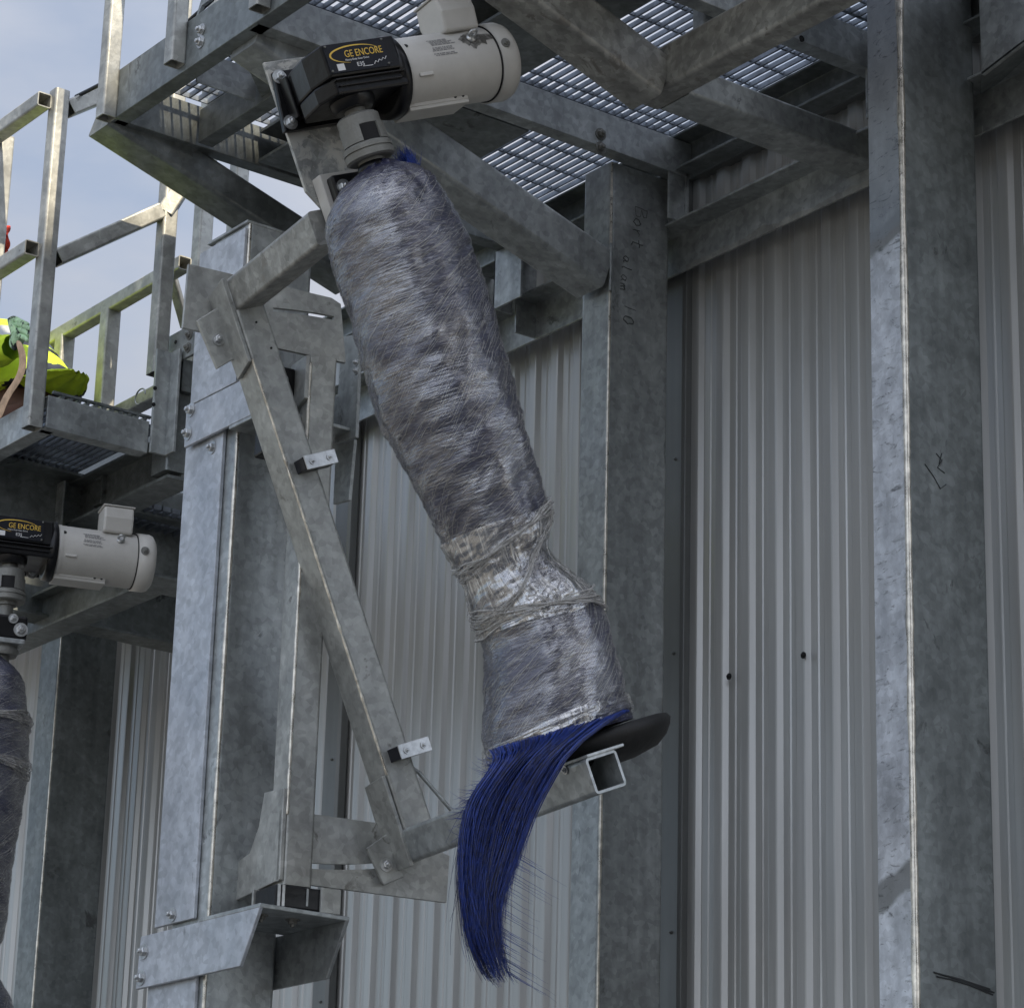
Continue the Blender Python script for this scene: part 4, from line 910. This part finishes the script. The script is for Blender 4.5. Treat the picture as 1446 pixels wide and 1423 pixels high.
def ribbon(F, spec, seed):
    cst, amp, pha, wid = spec; mb = MB(); mb.uv = []; vs = []; n, mm = 150, 18
    for i in range(n+1):
        ph = 2*math.pi*i/n; wv = wid*(.62+.45*noise.noise(V((math.cos(ph)*1.5, math.sin(ph)*1.5, seed))))
        for j in range(mm+1):
            t = j/mm-.5; c = cst+amp*math.cos(ph-pha)+t*wv
            fold = abs(noise.noise(V((math.cos(ph)*2, math.sin(ph)*2, t*9+seed))))*.020+noise.noise(V((math.cos(ph)*7, math.sin(ph)*7, t*22+seed)))*.004
            vs.append(surf(F, ph, c, .006+fold*(1-abs(2*t)**3))); mb.uv.append((i/n*1.2, c))
    mb.add(vs, [[i*(mm+1)+j, (i+1)*(mm+1)+j, (i+1)*(mm+1)+j+1, i*(mm+1)+j+1] for i in range(n) for j in range(mm)], 0, True)
    return mb
br1 = root('wrapped_brush', T(.8, .1, .1), 'large dark blue brush bundled in clear stretch film, hanging at a slant in the centre', 'brush', 'wash brushes wrapped in film')
part('bristle_bundle', bundle(T, .12, 1.69), BUNDLE, br1)
part('film', bundle(T, .15, 1.665, 150, 110, .0025), FILM, br1)
part('film_wrinkles', wrinkles(T, .16, 1.63, 1300, 3), WRINK, br1, kind='stuff')
part('film_band', ribbon(T, (.650, .055, 0.1, .050), 1), SHEET, br1)
part('film_band', ribbon(T, (.452, -.012, 0.2, .075), 2), SHEET, br1)
part('film_band', ribbon(T, (.575, .115, 0.0, .045), 5), SHEET, br1)
part('film_rope', band(T, (.650, .055, 0.1, .040), 1, 14), WRINK, br1)
part('film_rope', band(T, (.452, -.012, 0.2, .065), 2, 16), WRINK, br1)
part('film_rope', band(T, (.575, .115, 0.0, .03), 5, 12), WRINK, br1)
part('film_edge', ribbon(T, (.150, .012, .5, .075), 9), SHEET, br1)
part('film_sheet', bundle(T, .43, .69, 70, 160, .009), SHEET, br1)
# bottom disc, bearing pad
dc = T(.80, .150, .078)
part('bottom_disc', MB().lathe([(-.052, .02), (-.052, .11), (-.040, .175), (-.020, .205), (.002, .222), (.018, .228), (.030, .221), (.034, .205), (.030, .02)], dc, wt, 72), RUBBER, br1)
part('bearing_plate', MB().box(.70, 1.06, -.03, .085, .056, .064, T), GALV, SF, .002)
for a_ in (.86, .96): bolt(SF, T(a_, -.037, .047), -vt, .007, True, 'bolt')
# tail of loose bristles spilling from under the film
GUIDE = [((694, 1058), (878, 1006), .97), ((700, 1072), (850, 1022), 1.00), ((688, 1092), (800, 1062), 1.01), ((664, 1125), (772, 1108), 1.0), ((650, 1160), (752, 1150), .99),
         ((643, 1205), (735, 1200), .98), ((642, 1250), (718, 1248), .975), ((648, 1295), (708, 1292), .97), ((655, 1335), (712, 1330), .965), ((672, 1375), (722, 1368), .96), ((690, 1396), (730, 1385), .96)]
def PU(x, y, F, a):
    d = ray(x, y); t = (F.o+F.u*a-EYE).dot(F.u)/d.dot(F.u); return EYE+d*t
GW = [(PU(*l, T, a), PU(*r_, T, a)) for l, r_, a in GUIDE]
def cr_spline(P, t):
    n = len(P)-1; x = t*n; i = min(int(x), n-1); f = x-i
    p0, p1, p2, p3 = P[max(i-1, 0)], P[i], P[i+1], P[min(i+2, n)]
    return .5*((2*p1)+(p2-p0)*f+(2*p0-5*p1+4*p2-p3)*f*f+(3*p1-p0-3*p2+p3)*f**3)
rs = random.Random(11); mb = MB()
hash_ = lambda q: int(q*1e5) % 10 < 3
CLUMP = [(rs.random(), rs.gauss(0, .014), V((rs.gauss(0, .012), rs.gauss(0, .012), rs.gauss(0, .004))), rs.uniform(.72, 1.0)) for _ in range(70)]
for k in range(1900):
    c_s, c_d, c_f, c_e = rs.choice(CLUMP)
    s_ = min(1, max(0, c_s+rs.gauss(0, .035))); s2 = min(1.03, max(-.03, s_+rs.gauss(0, .05))); stray = rs.random() < .07
    dep = c_d+rs.gauss(0, .005); end = min(1, c_e-abs(rs.gauss(0, .07))) if rs.random() < .75 else rs.uniform(.4, .9)
    flare = c_f+V((rs.gauss(0, .004), rs.gauss(0, .004), rs.gauss(0, .003)))
    if stray: flare = flare*rs.uniform(1.5, 4); end = rs.uniform(.4, .95)
    st = rs.choice((0, 0, 0, .02)); n = 13; P_ = []; off = V((rs.gauss(0, .003), rs.gauss(0, .003), 0))
    for i in range(n+1):
        t = st+(end-st)*i/n; ss = s_+(s2-s_)*t; ss = .5+(ss-.5)*(1-.42*t*t)
        l = cr_spline([q[0] for q in GW], t); r_ = cr_spline([q[1] for q in GW], t)
        P_.append(l.lerp(r_, ss)+u1*(dep*(1-.4*t))+off+flare*(i/n)**2.2*.9)
    mb.path(P_, rs.choice((.0011, .0014, .0019)), 3, mi=1 if (hash_(c_s) or rs.random() < .15) else 0, taper=True)
# long strays curling to the right and short side hairs on the left
for k in range(60):
    t0 = rs.uniform(.5, .93); p = cr_spline([q[1] for q in GW], t0); L_ = rs.uniform(.03, .14)*rs.random()**.3
    mb.path([p+CR*(L_*i/6)-up*(L_*.55*i/6*(1+rs.random()*.1))+CR*(-.01) for i in range(7)], .0008, 3, taper=True)
for k in range(90):
    t0 = rs.uniform(.05, .45); p = cr_spline([q[0] for q in GW], t0); L_ = rs.uniform(.015, .055); sg = rs.uniform(-.6, .8)
    mb.path([p+CR*.01-CR*(L_*i/5)-up*(L_*sg*(i/5)**1.5) for i in range(6)], .0008, 3, taper=True)
part('bristle_tail', mb, [BLUE, NAVY], br1, kind='stuff')
mb = MB()
for k in range(240):
    ph = rs.uniform(-.7, .9); c = 1.62+rs.random()*.03
    p = surf(T, ph, c, -.02); q = at(572+rs.gauss(0, 9), 216+rs.gauss(0, 6), Y=p.y)
    mb.path([p, p.lerp(q, .5)+V((0, 0, .008*rs.random())), q], .0012, 3, taper=True)
part('bristle_tuft', mb, BLUE, br1, kind='stuff')

# ------------------------------------------------------------------ second machine at left
PH2 = math.radians(17); u2 = V((math.cos(PH2), -math.sin(PH2), 0)); v2 = V((math.sin(PH2), math.cos(PH2), 0))
M2 = V((-7.70, 4.091, 4.279))
F2 = Fr(M2-u2*.78-v2*.39-up*1.922, u2, v2, up)
EYE_SCALE = (M2, eye_scaled(M2), .93*.84)  # second machine scaled about the camera, then shrunk further to its image size
drive(F2, 'smaller looking off white motor with black gearbox at the left edge, level')
r = root('pillow_bearing', F2(.75, .09, 1.55), 'black bearing block on a shaft under the left motor', 'bearing')
part('shaft', MB().cyl(F2(.8, .09, 1.40), F2(.8, .09, 1.72), .026, 24), COUP, r)
hb = part('housing', MB().box(.76, .85, .05, .165, 1.555, 1.645, F2), BLACK, r, .008)
bolt(hb, F2(.85, .14, 1.592), F2.u, .013); bolt(hb, F2(.85, .11, 1.63), F2.u, .009)
part('collar', MB().lathe([(0, .05), (.02, .058), (.035, .05)], F2(.8, .09, 1.50), up, 28), COUP, r)
part('plate', MB().box(.74, .87, .03, .155, 1.535, 1.553, F2), GALV, r, .002)
br2 = root('wrapped_brush', F2(.8, .0, 0), 'second film wrapped brush cut off by the left edge, hanging upright', 'brush', 'wash brushes wrapped in film')
F2b = Fr(F2(0, -.065, -.19), u2, v2, up)
part('bristle_bundle', bundle(F2b, .05, 1.69, 160, 90), BUNDLE, br2)
part('film', bundle(F2b, .15, 1.665, 80, 60, .003), FILM, br2)
part('film_band', band(F2b, (1.42, .03, .4, .05), 8, 16), WRINK, br2)
part('film_band', band(F2b, (1.30, -.03, .4, .05), 9, 16), WRINK, br2)
part('film_wrinkles', wrinkles(F2b, .3, 1.6, 900, 6), WRINK, br2, kind='stuff')

EYE_SCALE = None
# ------------------------------------------------------------------ worker
def skin(name, pts, edges, radii, m, parent, rt_=0, sub=2):
    g = ORG[parent.name]; me = bpy.data.meshes.new(name); me.from_pydata([tuple(V(p)-g) for p in pts], edges, []); me.materials.append(m)
    o = bpy.data.objects.new(name, me); col.objects.link(o); o.parent = parent; ORG[o.name] = g
    md = o.modifiers.new('skin', 'SKIN'); md.use_smooth_shade = True
    for i, r_ in enumerate(radii): me.skin_vertices[0].data[i].radius = (r_, r_) if not isinstance(r_, tuple) else r_
    me.skin_vertices[0].data[rt_].use_root = True
    s_ = o.modifiers.new('sub', 'SUBSURF'); s_.levels = sub; s_.render_levels = sub
    return o
YP = 3.80
def pp(x, y, dy=0): return at(x, y, Y=YP+dy)
WK = root('person', pp(20, 590), 'worker in a yellow green high visibility jacket crouching behind the lower handrail', 'person')
B = [pp(44, 590), pp(30, 550), pp(-14, 500), pp(-60, 470), pp(-84, 448), pp(-104, 428), pp(-122, 410),      # pelvis..head
     pp(-70, 480, -.05), pp(-66, 520, -.05), pp(-62, 540, -.05),                                              # near arm
     pp(-60, 470, .14), pp(-60, 530, .2), pp(-30, 560, .2),
     pp(34, 600, -.09), pp(-45, 604, -.14), pp(-10, 622, -.13), pp(-60, 626, -.13),
     pp(50, 590, .09), pp(-40, 600, .14), pp(-5, 622, .13), pp(-55, 626, .13)]
skin('body', B, [(0, 1), (1, 2), (2, 3), (3, 4), (4, 5), (5, 6), (3, 7), (7, 8), (8, 9), (3, 10), (10, 11), (11, 12), (0, 13), (13, 14), (14, 15), (15, 16), (0, 17), (17, 18), (18, 19), (19, 20)],
     [.075, .085, .09, .085, .04, .06, .055, .045, .04, .03, .045, .04, .03, .07, .055, .04, .035, .07, .055, .04, .035], TROU, WK)
# jacket: one lofted shell over the hunched back, with folds, hem and tape bands
JS = [(104, 572, .030), (96, 570, .062), (80, 566, .094), (58, 560, .128), (36, 554, .152), (12, 546, .176), (-14, 536, .188), (-44, 524, .188), (-74, 508, .165), (-96, 492, .12)]
zmin = pp(20, 574).z; mb = MB(); vs = []; NJ, NS_ = 60, 48
for i in range(NJ+1):
    t = i/NJ*(len(JS)-1); k = min(int(t), len(JS)-2); f_ = t-k
    q_ = [JS[k][j]*(1-f_)+JS[k+1][j]*f_ for j in range(3)]; c_ = pp(q_[0], q_[1])
    for k2 in range(NS_):
        a_ = 2*math.pi*k2/NS_
        e_ = V((0, 1, 0))*math.cos(a_)*1.02+V((.25, 0, 1))*math.sin(a_)
        fold = 1+.10*noise.noise(V((i*.11, math.cos(a_)*1.5, math.sin(a_)*1.5)))+.05*noise.noise(V((i*.3, math.cos(a_)*4, math.sin(a_)*4)))
        p_ = c_+e_*q_[2]*fold; p_.z = max(p_.z, zmin+.004*math.sin(k2*1.3)); vs.append(p_)
mb.add(vs, [[i*NS_+k, i*NS_+(k+1) % NS_, (i+1)*NS_+(k+1) % NS_, (i+1)*NS_+k] for i in range(NJ) for k in range(NS_)], 0, True)
for f_i, f in enumerate(mb.f):
    i = f_i//NS_; k2 = f_i % NS_; dd = i+3*math.sin(2*math.pi*k2/NS_)
    if 15 < dd < 19: mb.mi[f_i] = 2
    elif 27 < dd < 29: mb.mi[f_i] = 2
    elif 31.5 < dd < 37.5: mb.mi[f_i] = 1
    elif i > 42 and .15 < (k2/NS_) < .35: mb.mi[f_i] = 2
part('jacket', mb, [HIVIS, REFL, DECAL], WK)
mb = MB(); SL = [(-60, 486, .058), (-34, 492, .056), (-10, 496, .050), (8, 494, .042), (18, 490, .034)]; vs = []; n = 28
for i in range(25):
    t = i/24*(len(SL)-1); k = min(int(t), len(SL)-2); f_ = t-k
    q_ = [SL[k][j]*(1-f_)+SL[k+1][j]*f_ for j in range(3)]; c_ = pp(q_[0], q_[1], -.205)
    for k2 in range(n):
        a_ = 2*math.pi*k2/n; r_ = q_[2]*(1+.14*noise.noise(V((i*.5, math.cos(a_)*2, math.sin(a_)*2))))
        vs.append(c_+(V((0, 1, 0))*math.cos(a_)+V((.3, 0, 1))*math.sin(a_))*r_)
mb.add(vs, [[i*n+k, i*n+(k+1) % n, (i+1)*n+(k+1) % n, (i+1)*n+k] for i in range(24) for k in range(n)], 0, True)
part('sleeve', mb, HIVIS, WK)
# gloved hand gripping the strap: palm and five fingers
hd = pp(26, 472, -.24)
def ppd(x, y): return pp(x, y, -.25)
skin('gloved_hand', [ppd(22, 492), ppd(25, 478), ppd(24, 466), ppd(14, 452), ppd(20, 450), ppd(30, 455), ppd(40, 459), ppd(22, 458), ppd(34, 460), ppd(43, 466),
                    ppd(26, 466), ppd(36, 468), ppd(43, 474), ppd(28, 474), ppd(36, 477), ppd(41, 481), ppd(18, 478), ppd(17, 487), ppd(22, 493)],
     [(0, 1), (1, 2), (2, 3), (3, 4), (4, 5), (5, 6), (2, 7), (7, 8), (8, 9), (1, 10), (10, 11), (11, 12), (1, 13), (13, 14), (14, 15), (1, 16), (16, 17), (17, 18)],
     [.020, .022, .020, .011, .010, .0095, .008, .010, .0095, .008, .010, .0095, .008, .010, .009, .0075, .010, .0095, .008], GLOVE, WK)
# strap held in the hand
mb = MB(); SP = [(24, 478), (30, 496), (32, 515), (25, 535), (12, 552), (2, 570), (-4, 592)]
L_ = [pp(x-5, y, -.262) for x, y in SP]; R_ = [pp(x+6, y+2, -.262) for x, y in SP]
mb.add(L_+R_, [[i, i+1, i+1+len(SP), i+len(SP)] for i in range(len(SP)-1)], 0, True)
o = solo('webbing_strap', mb, STRAP, 'tan webbing strap hanging from the worker\'s gloved hand', 'strap')
q = o.modifiers.new('s', 'SOLIDIFY'); q.thickness = .004; q = o.modifiers.new('b', 'SUBSURF'); q.levels = 1; q.render_levels = 2
print('objects', len(bpy.data.objects))
